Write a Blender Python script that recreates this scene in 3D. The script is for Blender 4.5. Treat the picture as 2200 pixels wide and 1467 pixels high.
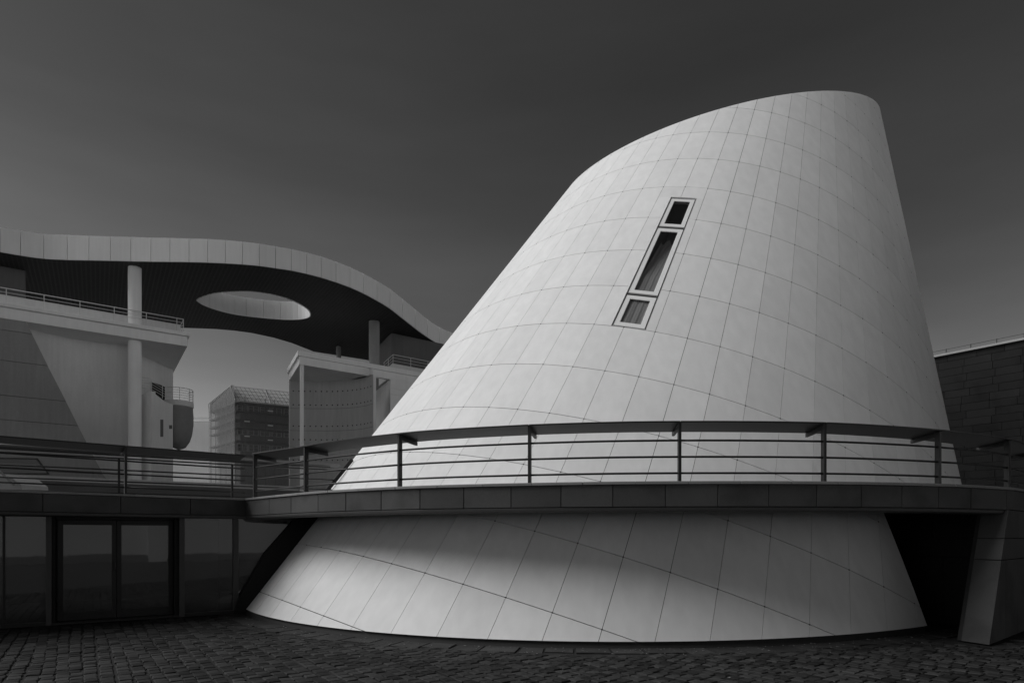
import bpy, bmesh, math, random
import numpy as np
from mathutils import Vector, Matrix

random.seed(7)
rng = np.random.default_rng(11)
scn = bpy.context.scene
for o in list(bpy.data.objects):
    bpy.data.objects.remove(o)

# ------------------------------------------------------------------ camera
EYE, F, CX, HY = 1.70, 1343.15, 1100.0, 1149.14      # eye height, focal length and horizon in photo pixels (2200 wide)
cam = bpy.data.cameras.new('camera')
cam_o = bpy.data.objects.new('camera', cam)
scn.collection.objects.link(cam_o)
cam_o.location = (0, 0, EYE)
cam_o.rotation_euler = (math.radians(90), 0, 0)
cam.sensor_width = 36.0
cam.lens = 36.0 * F / 2200.0
cam.shift_y = (HY - 733.5) / 2200.0
cam.clip_start = 0.1
cam.clip_end = 2000
scn.camera = cam_o

# ------------------------------------------------------------------ light
SUN_AZ, SUN_EL = math.radians(-93), math.radians(46)   # azimuth clockwise from +Y
sd = Vector((math.sin(SUN_AZ) * math.cos(SUN_EL), math.cos(SUN_AZ) * math.cos(SUN_EL), math.sin(SUN_EL)))
world = bpy.data.worlds.new('World')
scn.world = world
world.use_nodes = True
nt = world.node_tree
nt.nodes.clear()
sky = nt.nodes.new('ShaderNodeTexSky')
sky.sky_type = 'NISHITA'
sky.sun_disc = False
sky.sun_elevation = SUN_EL
sky.sun_rotation = SUN_AZ
sky.air_density = 1.0
sky.dust_density = 0.2
sky.ozone_density = 4
sep = nt.nodes.new('ShaderNodeSeparateColor')         # black and white photograph through a red filter
comb = nt.nodes.new('ShaderNodeCombineColor')
bg = nt.nodes.new('ShaderNodeBackground')
bg.inputs['Strength'].default_value = 0.0315
wo = nt.nodes.new('ShaderNodeOutputWorld')
nt.links.new(sky.outputs[0], sep.inputs[0])
pw_ = nt.nodes.new('ShaderNodeMath')                    # and a contrasty print
pw_.operation = 'POWER'
pw_.inputs[1].default_value = 1.7
nt.links.new(sep.outputs[0], pw_.inputs[0])
tc_ = nt.nodes.new('ShaderNodeTexCoord')                # faint streaks of high cloud
mp_ = nt.nodes.new('ShaderNodeMapping')
mp_.inputs['Scale'].default_value = (1.0, 1.0, 5.0)
mp_.inputs['Rotation'].default_value = (0.25, 0.35, 0.3)
nz_ = nt.nodes.new('ShaderNodeTexNoise')
nz_.inputs['Scale'].default_value = 1.6
nz_.inputs['Detail'].default_value = 5
mr_ = nt.nodes.new('ShaderNodeMapRange')
mr_.inputs['From Min'].default_value = 0.35
mr_.inputs['From Max'].default_value = 0.75
mr_.inputs['To Min'].default_value = 0.92
mr_.inputs['To Max'].default_value = 1.22
ml_ = nt.nodes.new('ShaderNodeMath')
ml_.operation = 'MULTIPLY'
nt.links.new(tc_.outputs['Generated'], mp_.inputs[0])
nt.links.new(mp_.outputs[0], nz_.inputs[0])
nt.links.new(nz_.outputs[0], mr_.inputs[0])
nt.links.new(pw_.outputs[0], ml_.inputs[0])
nt.links.new(mr_.outputs[0], ml_.inputs[1])
for k in range(3):
    nt.links.new(ml_.outputs[0], comb.inputs[k])
nt.links.new(comb.outputs[0], bg.inputs[0])
nt.links.new(bg.outputs[0], wo.inputs[0])
sun = bpy.data.lights.new('sun', 'SUN')
sun.energy = 1.5
sun.angle = math.radians(44)
sun.color = (1, 1, 1)
sun_o = bpy.data.objects.new('sun', sun)
scn.collection.objects.link(sun_o)
sun_o.rotation_euler = (-sd).to_track_quat('-Z', 'Y').to_euler()
sun_o.location = (-30, -30, 40)

scn.view_settings.view_transform = 'Standard'
scn.view_settings.look = 'None'
scn.view_settings.gamma = 1
scn.view_settings.use_curve_mapping = False
scn.view_settings.exposure = 0.62
scn.render.engine = 'CYCLES'
scn.cycles.max_bounces = 6
scn.cycles.transparent_max_bounces = 12

# ------------------------------------------------------------------ helpers
def P(x, y, Z):
    """world point seen at photo pixel x, y at distance Z"""
    return Vector(((x - CX) / F * Z, Z, EYE + (HY - y) / F * Z))
def G(x, y, z):
    """world point seen at photo pixel x, y on the level z"""
    return P(x, y, (z - EYE) * F / (HY - y))
def px(p):
    return CX + F * p[0] / p[1], HY - F * (p[2] - EYE) / p[1]

WPOS = {}
def link(o, parent=None, at=(0, 0, 0)):
    scn.collection.objects.link(o)
    at = Vector(at)
    if parent is not None:
        o.parent = parent
        o.location = at - WPOS[parent.name]
    else:
        o.location = at
    WPOS[o.name] = at
    return o
def tag(o, label=None, cat=None, group=None, kind=None):
    if label: o['label'] = label
    if cat: o['category'] = cat
    if group: o['group'] = group
    if kind: o['kind'] = kind
    return o
def empty(name, at, label=None, cat=None, group=None, kind=None):
    o = bpy.data.objects.new(name, None)
    o.empty_display_size = 0.3
    link(o, None, at)
    return tag(o, label, cat, group, kind)

class MB:
    def __init__(s):
        s.v, s.f = [], []
    def add(s, v, f):
        n = len(s.v)
        s.v += [Vector(q) for q in v]
        s.f += [tuple(i + n for i in q) for q in f]
        return s
    def hexa(s, b, t):
        """bottom quad b and top quad t, both counter-clockwise seen from above"""
        return s.add(list(b) + list(t), [(3, 2, 1, 0), (4, 5, 6, 7), (0, 1, 5, 4), (1, 2, 6, 5), (2, 3, 7, 6), (3, 0, 4, 7)])
    def box(s, o, ax, ay, az):
        o, ax, ay, az = map(Vector, (o, ax, ay, az))
        return s.hexa([o, o + ax, o + ax + ay, o + ay], [o + az, o + ax + az, o + ax + ay + az, o + ay + az])
    def prism(s, poly, off):
        """extrude any flat outline by the vector off"""
        poly = [Vector(q) for q in poly]; off = Vector(off); n = len(poly)
        return s.add(poly + [q + off for q in poly], [tuple(range(n))[::-1], tuple(range(n, 2 * n))] +
                     [(i, (i + 1) % n, n + (i + 1) % n, n + i) for i in range(n)])
    def tube(s, pts, r, n=8):
        pts = [Vector(q) for q in pts]
        rings = []
        for i, q in enumerate(pts):
            d = (pts[min(i + 1, len(pts) - 1)] - pts[max(i - 1, 0)]).normalized()
            u = d.cross(Vector((0, 0, 1)))
            if u.length < 1e-3: u = Vector((1, 0, 0))
            u.normalize(); w = u.cross(d)
            rr = r[i] if isinstance(r, (list, tuple)) else r
            rings.append([q + rr * (math.cos(2 * math.pi * k / n) * u + math.sin(2 * math.pi * k / n) * w) for k in range(n)])
        f = [(i * n + k, i * n + (k + 1) % n, (i + 1) * n + (k + 1) % n, (i + 1) * n + k) for i in range(len(pts) - 1) for k in range(n)]
        f += [tuple(range(n))[::-1], tuple((len(pts) - 1) * n + k for k in range(n))]
        return s.add([q for ring in rings for q in ring], f)
    def strip(s, A, B, C, D):
        """solid strip through four parallel polylines (cross-section corners in order)"""
        n = len(A); v = []
        for q in zip(A, B, C, D): v += list(q)
        f = []
        for i in range(n - 1):
            for k in range(4):
                f.append((i * 4 + k, i * 4 + (k + 1) % 4, (i + 1) * 4 + (k + 1) % 4, (i + 1) * 4 + k))
        f += [(3, 2, 1, 0), tuple((n - 1) * 4 + k for k in range(4))]
        return s.add(v, f)
    def lathe(s, c, prof, n=28, a0=0, a1=2 * math.pi):
        c = Vector(c); full = abs(a1 - a0) > 6.28; m = n if full else n + 1
        v = [c + Vector((r * math.cos(a0 + (a1 - a0) * k / n), r * math.sin(a0 + (a1 - a0) * k / n), z)) for r, z in prof for k in range(m)]
        f = [(i * m + k, i * m + (k + 1) % m, (i + 1) * m + (k + 1) % m, (i + 1) * m + k) for i in range(len(prof) - 1) for k in range(n)]
        return s.add(v, f)
    def mesh(s, name, mat, c, smooth=False, bevel=0.0, fix=True):
        me = bpy.data.meshes.new(name)
        me.from_pydata([tuple(q - c) for q in s.v], [], s.f)
        bm = bmesh.new(); bm.from_mesh(me)
        if fix: bmesh.ops.recalc_face_normals(bm, faces=bm.faces)
        if bevel:
            bmesh.ops.bevel(bm, geom=bm.edges[:], offset=bevel, segments=1, affect='EDGES', clamp_overlap=True)
        bm.to_mesh(me); bm.free()
        me.materials.append(mat)
        if smooth:
            me.shade_smooth() if smooth is True else me.set_sharp_from_angle(angle=smooth)
        return me
    def build(s, name, mat, parent=None, smooth=False, bevel=0.0, fix=True, at=None):
        if at is None:
            lo = Vector([min(q[k] for q in s.v) for k in range(3)]); hi = Vector([max(q[k] for q in s.v) for k in range(3)])
            at = Vector(((lo[0] + hi[0]) / 2, (lo[1] + hi[1]) / 2, lo[2]))
        at = Vector(at)
        return link(bpy.data.objects.new(name, s.mesh(name, mat, at, smooth, bevel, fix)), parent, at)

# ------------------------------------------------------------------ materials
def mat(name, v, rough=0.6, var=0.12, scale=2.0, grain=0.0, gscale=60.0, bump=0.0, bscale=40.0, rnd=0.0, spec=0.4, streak=0.0, metal=0.0, isl=False, stain=0.0):
    m = bpy.data.materials.new(name); m.use_nodes = True
    n = m.node_tree.nodes; l = m.node_tree.links
    b = n['Principled BSDF']
    b.inputs['Roughness'].default_value = rough
    b.inputs['Specular IOR Level'].default_value = spec
    b.inputs['Metallic'].default_value = metal
    geo = n.new('ShaderNodeNewGeometry')
    pos = geo.outputs['Position']
    def noise(sc, det=4, vec=None):
        t = n.new('ShaderNodeTexNoise'); t.inputs['Scale'].default_value = sc; t.inputs['Detail'].default_value = det
        l.new(vec or pos, t.inputs['Vector']); return t.outputs['Fac']
    def math_(op, a, c):
        t = n.new('ShaderNodeMath'); t.operation = op
        for i, q in enumerate((a, c)):
            if isinstance(q, (int, float)): t.inputs[i].default_value = q
            else: l.new(q, t.inputs[i])
        return t.outputs[0]
    def centred(s, amp):      # 1 + amp*(s-0.5)*2
        return math_('ADD', math_('MULTIPLY', math_('SUBTRACT', s, 0.5), 2 * amp), 1.0)
    val = math_('MULTIPLY', centred(noise(scale), var * 2.0), v)
    if grain: val = math_('MULTIPLY', val, centred(noise(gscale, 2), grain * 2))
    if streak:
        mp = n.new('ShaderNodeMapping'); mp.inputs['Scale'].default_value = (5.0, 5.0, 0.35); l.new(pos, mp.inputs[0])
        val = math_('MULTIPLY', val, centred(noise(1.0, 5, mp.outputs[0]), streak * 2))
    if stain:
        s_ = n.new('ShaderNodeMapRange'); s_.inputs['From Min'].default_value = 0.52; s_.inputs['From Max'].default_value = 0.66
        s_.inputs['To Min'].default_value = 1.0; s_.inputs['To Max'].default_value = 1 - stain
        l.new(noise(1.3, 6), s_.inputs['Value']); val = math_('MULTIPLY', val, s_.outputs[0])
    if rnd:
        oi = n.new('ShaderNodeObjectInfo')
        r_ = oi.outputs['Random']
        if isl: r_ = math_('FRACT', math_('ADD', r_, geo.outputs['Random Per Island']), 0)
        val = math_('MULTIPLY', val, centred(r_, rnd))
    cc = n.new('ShaderNodeCombineColor')
    for k in range(3): l.new(val, cc.inputs[k])
    l.new(cc.outputs[0], b.inputs['Base Color'])
    if bump:
        bp = n.new('ShaderNodeBump'); bp.inputs['Strength'].default_value = bump; bp.inputs['Distance'].default_value = 0.01
        l.new(noise(bscale, 6), bp.inputs['Height']); l.new(bp.outputs[0], b.inputs['Normal'])
    return m

M = dict(
    panel=mat('white_cladding', 0.80, 0.65, var=0.02, scale=0.8, rnd=0.035, streak=0.05, spec=0.12),
    backing=mat('joint_shadow', 0.03, 0.9, var=0.05),
    frame=mat('white_window_frame', 0.82, 0.35, var=0.02),
    cobble=mat('dark_granite_cobble', 0.022, 0.75, var=0.22, scale=6, grain=0.18, gscale=90, bump=0.4, bscale=70, rnd=0.85, isl=True, stain=0.35, spec=0.3),
    edging=mat('edging_stone', 0.042, 0.8, var=0.25, scale=4, grain=0.15, bump=0.4, bscale=50, rnd=0.2, stain=0.3, spec=0.25),
    sand=mat('joint_sand', 0.018, 0.95, var=0.3, scale=5, grain=0.2),
    granite=mat('dark_granite_slab', 0.085, 0.7, var=0.12, scale=1.5, grain=0.30, gscale=140, rnd=0.13, stain=0.3, bump=0.15, bscale=160, spec=0.3),
    cap=mat('coping_granite', 0.28, 0.7, var=0.12, grain=0.25, gscale=140, rnd=0.1, spec=0.3),
    soffit=mat('soffit_concrete', 0.12, 0.8, var=0.1),
    drip=mat('drip_band', 0.07, 0.6, var=0.1),
    steel=mat('dark_painted_steel', 0.026, 0.45, var=0.1, scale=3, spec=0.4),
    steel2=mat('grey_painted_steel', 0.16, 0.4, var=0.1, scale=3),
    alu=mat('dark_frame_metal', 0.028, 0.45, var=0.1),
    alu_l=mat('mullion_metal', 0.075, 0.5, var=0.1),
    concrete=mat('smooth_concrete', 0.70, 0.75, var=0.08, scale=0.35, grain=0.03, gscale=8, streak=0.05),
    concrete_d=mat('weathered_concrete', 0.45, 0.8, var=0.10, scale=0.3, streak=0.09, rnd=0.04),
    stucco=mat('white_render', 0.86, 0.7, var=0.06, scale=0.4, streak=0.04),
    roofp=mat('roof_fascia_panel', 0.78, 0.45, var=0.04, scale=0.3, rnd=0.03, streak=0.04),
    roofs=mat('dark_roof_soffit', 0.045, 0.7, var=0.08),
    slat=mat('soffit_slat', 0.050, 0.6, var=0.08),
    railw=mat('pale_rail_metal', 0.62, 0.4, var=0.05),
    block=mat('dark_stone_block', 0.042, 0.8, var=0.15, scale=0.8, grain=0.1, gscale=20, rnd=0.16, stain=0.25, spec=0.2),
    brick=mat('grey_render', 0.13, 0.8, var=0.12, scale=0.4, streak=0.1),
    dark=mat('dark_void', 0.02, 0.9, var=0.05),
    tubes=mat('scaffold_tube', 0.20, 0.5, var=0.05),
    sheet=mat('roof_sheeting', 0.85, 0.5, var=0.05, scale=0.5),
    sign=mat('white_board', 0.75, 0.6, var=0.03),
    curtain=mat('pale_curtain', 0.24, 0.8, var=0.05),
    shellc=mat('dark_balcony_shell', 0.22, 0.6, var=0.08),
    passage=mat('shaded_dark_stone', 0.016, 0.85, var=0.15, rnd=0.15, spec=0.15),  # darker copy of the abutment stone, passage shade put into its colour
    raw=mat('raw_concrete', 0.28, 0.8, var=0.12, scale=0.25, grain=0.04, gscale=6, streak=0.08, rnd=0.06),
    paving=mat('plain_paving', 0.04, 0.8, var=0.2, scale=1.0, grain=0.2, gscale=30),
    hall=mat('pale_hall_wall', 0.30, 0.8, var=0.1, scale=0.2),
    aptw=mat('apartment_render', 0.30, 0.8, var=0.12, scale=0.4, streak=0.1),
    grit=mat('leaf_grit', 0.16, 0.8, var=0.4, scale=20, rnd=0.6, isl=True),
    podium=mat('podium_stone', 0.12, 0.8, var=0.12, scale=0.5),
)
def glass(name, trans, tint, rough=0.01, ior=1.5, light_veil=0.35):
    m = bpy.data.materials.new(name); m.use_nodes = True
    n = m.node_tree.nodes; l = m.node_tree.links; n.clear()
    out = n.new('ShaderNodeOutputMaterial'); mx = n.new('ShaderNodeMixShader'); lw = n.new('ShaderNodeLayerWeight'); lw.inputs['Blend'].default_value = 0.5      # same from both sides of the pane
    pw = n.new('ShaderNodeMath'); pw.operation = 'POWER'; pw.inputs[1].default_value = 5
    fr = n.new('ShaderNodeMapRange'); fr.inputs['To Min'].default_value = ((ior - 1) / (ior + 1)) ** 2; fr.inputs['To Max'].default_value = 1
    l.new(lw.outputs['Facing'], pw.inputs[0]); l.new(pw.outputs[0], fr.inputs['Value'])
    gl = n.new('ShaderNodeBsdfGlossy'); gl.inputs['Roughness'].default_value = rough; gl.inputs['Color'].default_value = (.9, .9, .9, 1)
    tr = n.new('ShaderNodeBsdfTransparent'); tr.inputs['Color'].default_value = (trans, trans, trans, 1)
    df = n.new('ShaderNodeBsdfDiffuse'); df.inputs['Color'].default_value = (tint, tint, tint, 1)
    m2 = n.new('ShaderNodeMixShader'); m2.inputs[0].default_value = light_veil  # grey diffuse share stands in for reflections and light from the room
    l.new(tr.outputs[0], m2.inputs[1]); l.new(df.outputs[0], m2.inputs[2])
    if name == 'shop_glass':          # big panes are never quite flat
        nz = n.new('ShaderNodeTexNoise'); nz.inputs['Scale'].default_value = 1.7; nz.inputs['Detail'].default_value = 3
        ge = n.new('ShaderNodeNewGeometry'); bp = n.new('ShaderNodeBump'); bp.inputs['Strength'].default_value = 0.05; bp.inputs['Distance'].default_value = 0.02
        l.new(ge.outputs['Position'], nz.inputs['Vector']); l.new(nz.outputs['Fac'], bp.inputs['Height']); l.new(bp.outputs[0], gl.inputs['Normal'])
    l.new(fr.outputs[0], mx.inputs[0]); l.new(m2.outputs[0], mx.inputs[1]); l.new(gl.outputs[0], mx.inputs[2])
    l.new(mx.outputs[0], out.inputs[0])
    return m
M['glass'] = glass('shop_glass', 0.65, 0.12, 0.02, 2.6)
M['dglass'] = mat('dark_pane', 0.03, 0.12, var=0.3, scale=0.5, spec=0.6)
M['wglass'] = glass('window_glass', 0.97, 0.02, 0.02, 2.0, 0.06)
def sheeting():
    m = bpy.data.materials.new('roof_sheeting_film'); m.use_nodes = True
    n = m.node_tree.nodes; l = m.node_tree.links; n.clear()
    out = n.new('ShaderNodeOutputMaterial'); mx = n.new('ShaderNodeMixShader'); mx.inputs[0].default_value = 0.45
    tr = n.new('ShaderNodeBsdfTranslucent'); df = n.new('ShaderNodeBsdfDiffuse')
    tr.inputs['Color'].default_value = df.inputs['Color'].default_value = (.9, .9, .9, 1)
    l.new(tr.outputs[0], mx.inputs[1]); l.new(df.outputs[0], mx.inputs[2]); l.new(mx.outputs[0], out.inputs[0])
    return m
M['sheet'] = sheeting()
def netting():
    m = bpy.data.materials.new('debris_netting'); m.use_nodes = True
    n = m.node_tree.nodes; l = m.node_tree.links; n.clear()
    out = n.new('ShaderNodeOutputMaterial'); mx = n.new('ShaderNodeMixShader'); mx.inputs[0].default_value = 0.55
    tr = n.new('ShaderNodeBsdfTransparent'); df = n.new('ShaderNodeBsdfDiffuse'); df.inputs['Color'].default_value = (.24, .24, .24, 1)
    l.new(tr.outputs[0], mx.inputs[1]); l.new(df.outputs[0], mx.inputs[2]); l.new(mx.outputs[0], out.inputs[0])
    return m
M['net'] = netting()

# ------------------------------------------------------------------ the leaning cone: surface maths
S_, ASP = 0.9287026, 1.1094004
A_ = np.array([15.3784892, 29.56285888, 30.55437128])
ax_ = np.array([-0.34223455, -1.0, -0.22115637]); ax_ /= np.linalg.norm(ax_)
e1_ = np.cross(ax_, [0, 1, 0]); e1_ /= np.linalg.norm(e1_); e2_ = np.cross(ax_, e1_)
AL_, S0_, DS_, DDS_ = 0.30254103, 20.445175, 1.31933287, -0.00218589
PH0_, DPH_, ELL_, EPH_ = -1.0726174, 0.074434818, 1.1437910, 0.78215378
c_, s_ = math.cos(EPH_), math.sin(EPH_)
f1_ = c_ * e1_ + s_ * e2_; f2_ = -s_ * e1_ + c_ * e2_
def cone(g, r):
    """world point on the skin: g counts the slanting joints, r the ring joints"""
    u = PH0_ + g * DPH_ - EPH_
    s = S0_ + r * DS_ + DDS_ * r * r
    X = A_ + s * (ax_ + math.tan(AL_) * (math.cos(u) * f1_ + ELL_ * math.sin(u) * f2_))
    return Vector((X[0] * S_, X[2] * S_, X[1] * S_ * ASP + EYE))
def cone_n(g, r):
    d = 0.05
    n = (cone(g + d, r) - cone(g - d, r)).cross(cone(g, r + d) - cone(g, r - d)).normalized()
    return n if n.dot(cone(g, r) - AXP(r)) > 0 else -n
def AXP(r):
    s = S0_ + r * DS_ + DDS_ * r * r
    X = A_ + s * ax_
    return Vector((X[0] * S_, X[2] * S_, X[1] * S_ * ASP + EYE))
def cone_r_at_z(g, z):
    lo, hi = -8.0, 26.0
    for _ in range(40):
        m = (lo + hi) / 2
        if cone(g, m).z > z: lo = m
        else: hi = m
    return (lo + hi) / 2
def cone_xy(g, z):
    return cone(g, cone_r_at_z(g, z))
RIM_C, RIM_N = Vector((6.92171814, 18.66622882, 14.20935208)), Vector((-0.25024992, -0.20683861, 0.94582914))

# ------------------------------------------------------------------ ground
mb = MB(); mb.add([(-300, -300, -0.018), (300, -300, -0.018), (300, 300, -0.018), (-300, 300, -0.018)], [(0, 1, 2, 3)])
tag(mb.build('ground', M['sand'], at=(0, 0, -0.018)), 'dark sandy ground sheet under the cobbled square', kind='structure')

mb = MB(); mb.add([(-60, -60, -.012), (60, -60, -.012), (60, 4.3, -.012), (-60, 4.3, -.012)], [(0, 1, 2, 3)])
tag(mb.build('paved_square', M['paving'], at=(0, -28, -.012)), 'plain paved part of the square behind the viewpoint', kind='structure')
D1 = Vector((0.82, 0.572, 0)).normalized()       # along the glass front
D2 = Vector((-D1.y, D1.x, 0))
# glass front plane
Q0 = Vector((-9.30, 11.36, 0)); U = Vector((0.828, 0.560, 0)).normalized(); N = Vector((U.y, -U.x, 0))   # N faces the square
def fac(xp, d=0.0):
    """point on the glass front seen at photo column xp (d metres out into the square)"""
    k = (xp - CX) / F; o = Q0 + N * d
    t = (k * o.y - o.x) / (U.x - k * U.y)
    return o + U * t
def ft(xp, d=0.0):
    return (fac(xp, d) - Q0).dot(U)

# ------------------------------------------------------------------ cobbles
foot = [cone_xy(g, 0.07) for g in np.arange(-14, 30, 0.5)]
fc = sum(foot, Vector()) / len(foot)
def foot_gap(p):
    """distance from the cone's foot, positive outside"""
    best, bi = 1e9, 0
    for i in range(len(foot) - 1):
        a, b = foot[i], foot[i + 1]
        d = Vector((b.x - a.x, b.y - a.y)); w = Vector((p.x - a.x, p.y - a.y))
        t = max(0, min(1, w.dot(d) / d.length_squared))
        e = w - d * t
        if e.length < best:
            best = e.length; bi = (d, w)
    d, w = bi
    return best if d.x * w.y - d.y * w.x < 0 else -best
AB0, AB1, ABD = Vector((7.39, 9.67, 0)), Vector((8.27, 10.40, 2.12)), Vector((0.77, 0.64, 0)).normalized()
ABN = Vector((ABD.y, -ABD.x, 0))
variants = []
for k in range(14):
    w, l = 0.150 + rng.uniform(-.006, .006), 1.0
    ring = []
    for cxs, cys in ((-1, -1), (1, -1), (1, 1), (-1, 1)):
        ring.append((cxs * (0.5 + rng.uniform(-.05, .02)), cys * (0.5 + rng.uniform(-.05, .02))))
    mbv = MB()
    v = [(x * .144, y * .186, -0.06) for x, y in ring] + [(x * .144, y * .186, -0.008 + rng.uniform(-.002, .002)) for x, y in ring] + \
        [(x * .124 + rng.uniform(-.005, .005), y * .164 + rng.uniform(-.006, .006), rng.uniform(-.002, .003)) for x, y in ring] + [(0, 0, rng.uniform(0.001, .006))]
    f = [(0, 1, 5, 4), (1, 2, 6, 5), (2, 3, 7, 6), (3, 0, 4, 7), (4, 5, 9, 8), (5, 6, 10, 9), (6, 7, 11, 10), (7, 4, 8, 11),
         (8, 9, 12), (9, 10, 12), (10, 11, 12), (11, 8, 12)]
    mbv.add(v, f)
    variants.append((mbv, mbv.mesh('cobble', M['cobble'], Vector((0, 0, 0)))))
spots = []
row = 0
a = -16.0
while a < 18.0:
    b = -1.0 + rng.uniform(0, .2)
    while b < 19.0:
        ln = rng.uniform(.140, .190)
        c = D1 * (a + rng.normal() * .006 + .02 * math.sin(b * .7 + row)) + D2 * (b + ln / 2)
        b += ln + .006
        if c.y < 4.0 or c.y > 17 or abs(c.x) > 13.5: continue
        if (c - Q0).dot(N) < 0.13 and c.x < -3: continue
        g_ = foot_gap(c)
        if g_ < 0.50 and c.x > -6.2: continue
        if (c - AB0).dot(ABN) < 0.12 and (c - AB0).dot(ABD) > -.25 and c.x > 6: continue
        x, y = px((c.x, c.y, 0))
        inside = -60 < x < 2260 and y < 1480
        area = (0.17 * F / c.y) * (0.18 * F * EYE / c.y ** 2) if inside else 0
        spots.append((area, c, ln, rng.integers(14), rng.normal() * .03, rng.normal() * .0035))
    a += rng.uniform(.148, .160); row += 1
spots.sort(key=lambda q: -q[0])
pave = empty('cobbled_pavement', (0, 9, 0), 'dark cobblestone paving of the square in front of the white cone', kind='structure')
base_rot = math.atan2(D1.y, D1.x)
rest = MB()
for i, (area, c, ln, k, tw, dz) in enumerate(spots):
    rot = base_rot + tw
    tilt = rng.normal(0, .012, 2)
    if i < 290 and area > 0:
        o = bpy.data.objects.new('cobble', variants[k][1])
        link(o, pave, (c.x, c.y, dz))
        o.rotation_euler = (tilt[0], tilt[1], rot)
        o.scale = (1, ln / .19, 1)
    else:
        cs, sn = math.cos(rot), math.sin(rot)
        vv = [(c.x + cs * q.x - sn * q.y * ln / .19, c.y + sn * q.x + cs * q.y * ln / .19, q.z + dz + tilt[0] * q.y) for q in variants[k][0].v]
        rest.add(vv, variants[k][0].f)
tag(rest.build('cobbles', M['cobble'], pave, at=(0, 9, 0)), kind='stuff')

# flat edging stones round the foot of the cone
g = -6.2
edge = empty('stone_edging', (1.5, 9.0, 0), 'irregular flat edging stones set round the foot of the cone', kind='structure')
def foot_out(g, d, z=0.0):
    p = cone_xy(g, 0.07); q = cone_xy(g + .02, 0.07)
    t = Vector((q.x - p.x, q.y - p.y, 0)).normalized(); n = Vector((t.y, -t.x, 0))
    return Vector((p.x, p.y, z)) + n * d
while g < 13.0:
    step = 0.5 / max(.2, (cone_xy(g + 1, .07) - cone_xy(g, .07)).length) * rng.uniform(.7, 1.25)
    g1 = g + step
    out = rng.uniform(.40, .54)
    mb = MB()
    dz = rng.normal() * .004
    gm = rng.uniform(.03, .06) * step
    j = lambda: rng.uniform(-.03, .03)
    pts = [foot_out(g + gm, .035 + rng.uniform(0, .02)), foot_out(g + gm + j() * step, out + j()), foot_out((g + g1) / 2, out + j()), foot_out(g1 - gm + j() * step, out + j()), foot_out(g1 - gm, .035 + rng.uniform(0, .02))]
    mb.prism([Vector((q.x, q.y, -.05)) for q in pts], (0, 0, .048 + dz))
    mb.build('edging_stone', M['edging'], edge)
    g = g1

# ------------------------------------------------------------------ the leaning cone: skin
FOOT_Z, DECK_Z = 0.092, 2.30
CUT_A, CUT_B = cone(10.23, 9.82), cone(11.40, 11.24)
cn = cone_n(10.8, 10.5)
CUT_N = (CUT_B - CUT_A).cross(cn).normalized()
if CUT_N.x < 0: CUT_N = -CUT_N
cone_b = empty('cone_building', (4.5, 15.5, 0), 'tall leaning truncated cone clad in white panels beside the curved walkway', 'building')
WIN_G0, WIN_G1, WIN_R0, WIN_R1 = 1.575, 2.685, 4.345, 7.995

def cut(bm, co, no):
    """drop what lies on the side no points to, and close the cut"""
    r = bmesh.ops.bisect_plane(bm, geom=bm.verts[:] + bm.edges[:] + bm.faces[:], plane_co=co, plane_no=no, clear_outer=True, dist=1e-5)
    ed = [e for e in r['geom_cut'] if isinstance(e, bmesh.types.BMEdge) and e.is_valid and e.is_boundary]
    if ed:
        bmesh.ops.holes_fill(bm, edges=ed, sides=0)
def cell_bm(g0, g1, r0, r1, gap_g, gap_r, nu=4, nv=1, thick=0.024):
    bm = bmesh.new()
    top, bot = [], []
    for j in range(nv + 1):
        for i in range(nu + 1):
            a, b = i / nu, j / nv
            g = g0 + gap_g + (g1 - g0 - 2 * gap_g) * a
            r = r0 + gap_r + (r1 - r0 - 2 * gap_r) * b
            p = cone(g, r)
            ch = cone(g0 + gap_g, r).lerp(cone(g1 - gap_g, r), a)
            p = p.lerp(ch, 0.15)                       # sheets are only slightly rolled
            n = cone_n(g, r)
            top.append(bm.verts.new(p)); bot.append(bm.verts.new(p - n * thick))
    w = nu + 1
    for j in range(nv):
        for i in range(nu):
            k = j * w + i
            bm.faces.new((top[k], top[k + 1], top[k + w + 1], top[k + w]))
            bm.faces.new((bot[k + w], bot[k + w + 1], bot[k + 1], bot[k]))
    rim = [i for i in range(w)] + [j * w + nu for j in range(1, nv + 1)] + [nv * w + i for i in range(nu - 1, -1, -1)] + [j * w for j in range(nv - 1, 0, -1)]
    for q in range(len(rim)):
        a, b = rim[q], rim[(q + 1) % len(rim)]
        bm.faces.new((top[b], top[a], bot[a], bot[b]))
    bmesh.ops.recalc_face_normals(bm, faces=bm.faces)
    return bm
NG = 84
GSTEP = 2 * math.pi / DPH_
panels = []           # (score, bmesh)
def finish(bm, g0, g1, r0, r1):
    pts = [cone(g, r) for g in (g0, g1) for r in (r0, r1)]
    if max((q - RIM_C).dot(RIM_N) for q in pts) > 0: cut(bm, RIM_C, RIM_N)
    if min(q.z for q in pts) < FOOT_Z + .1: cut(bm, (0, 0, FOOT_Z), (0, 0, -1))
    if len(bm.faces) < 4:
        bm.free(); return
    gm, rm = (g0 + g1) / 2, (r0 + r1) / 2
    c = cone(gm, rm); n = cone_n(gm, rm)
    view = (Vector((0, 0, EYE)) - c).normalized()
    vis = view.dot(n)
    x, y = px(c)
    ln = (cone(g1, rm) - cone(g0, rm)).length * (cone(gm, r1) - cone(gm, r0)).length
    score = vis * ln / (c.y ** 2) if (vis > -.02 and -80 < x < 2280 and -60 < y < 1500) else -1
    panels.append((score, bm))
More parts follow.
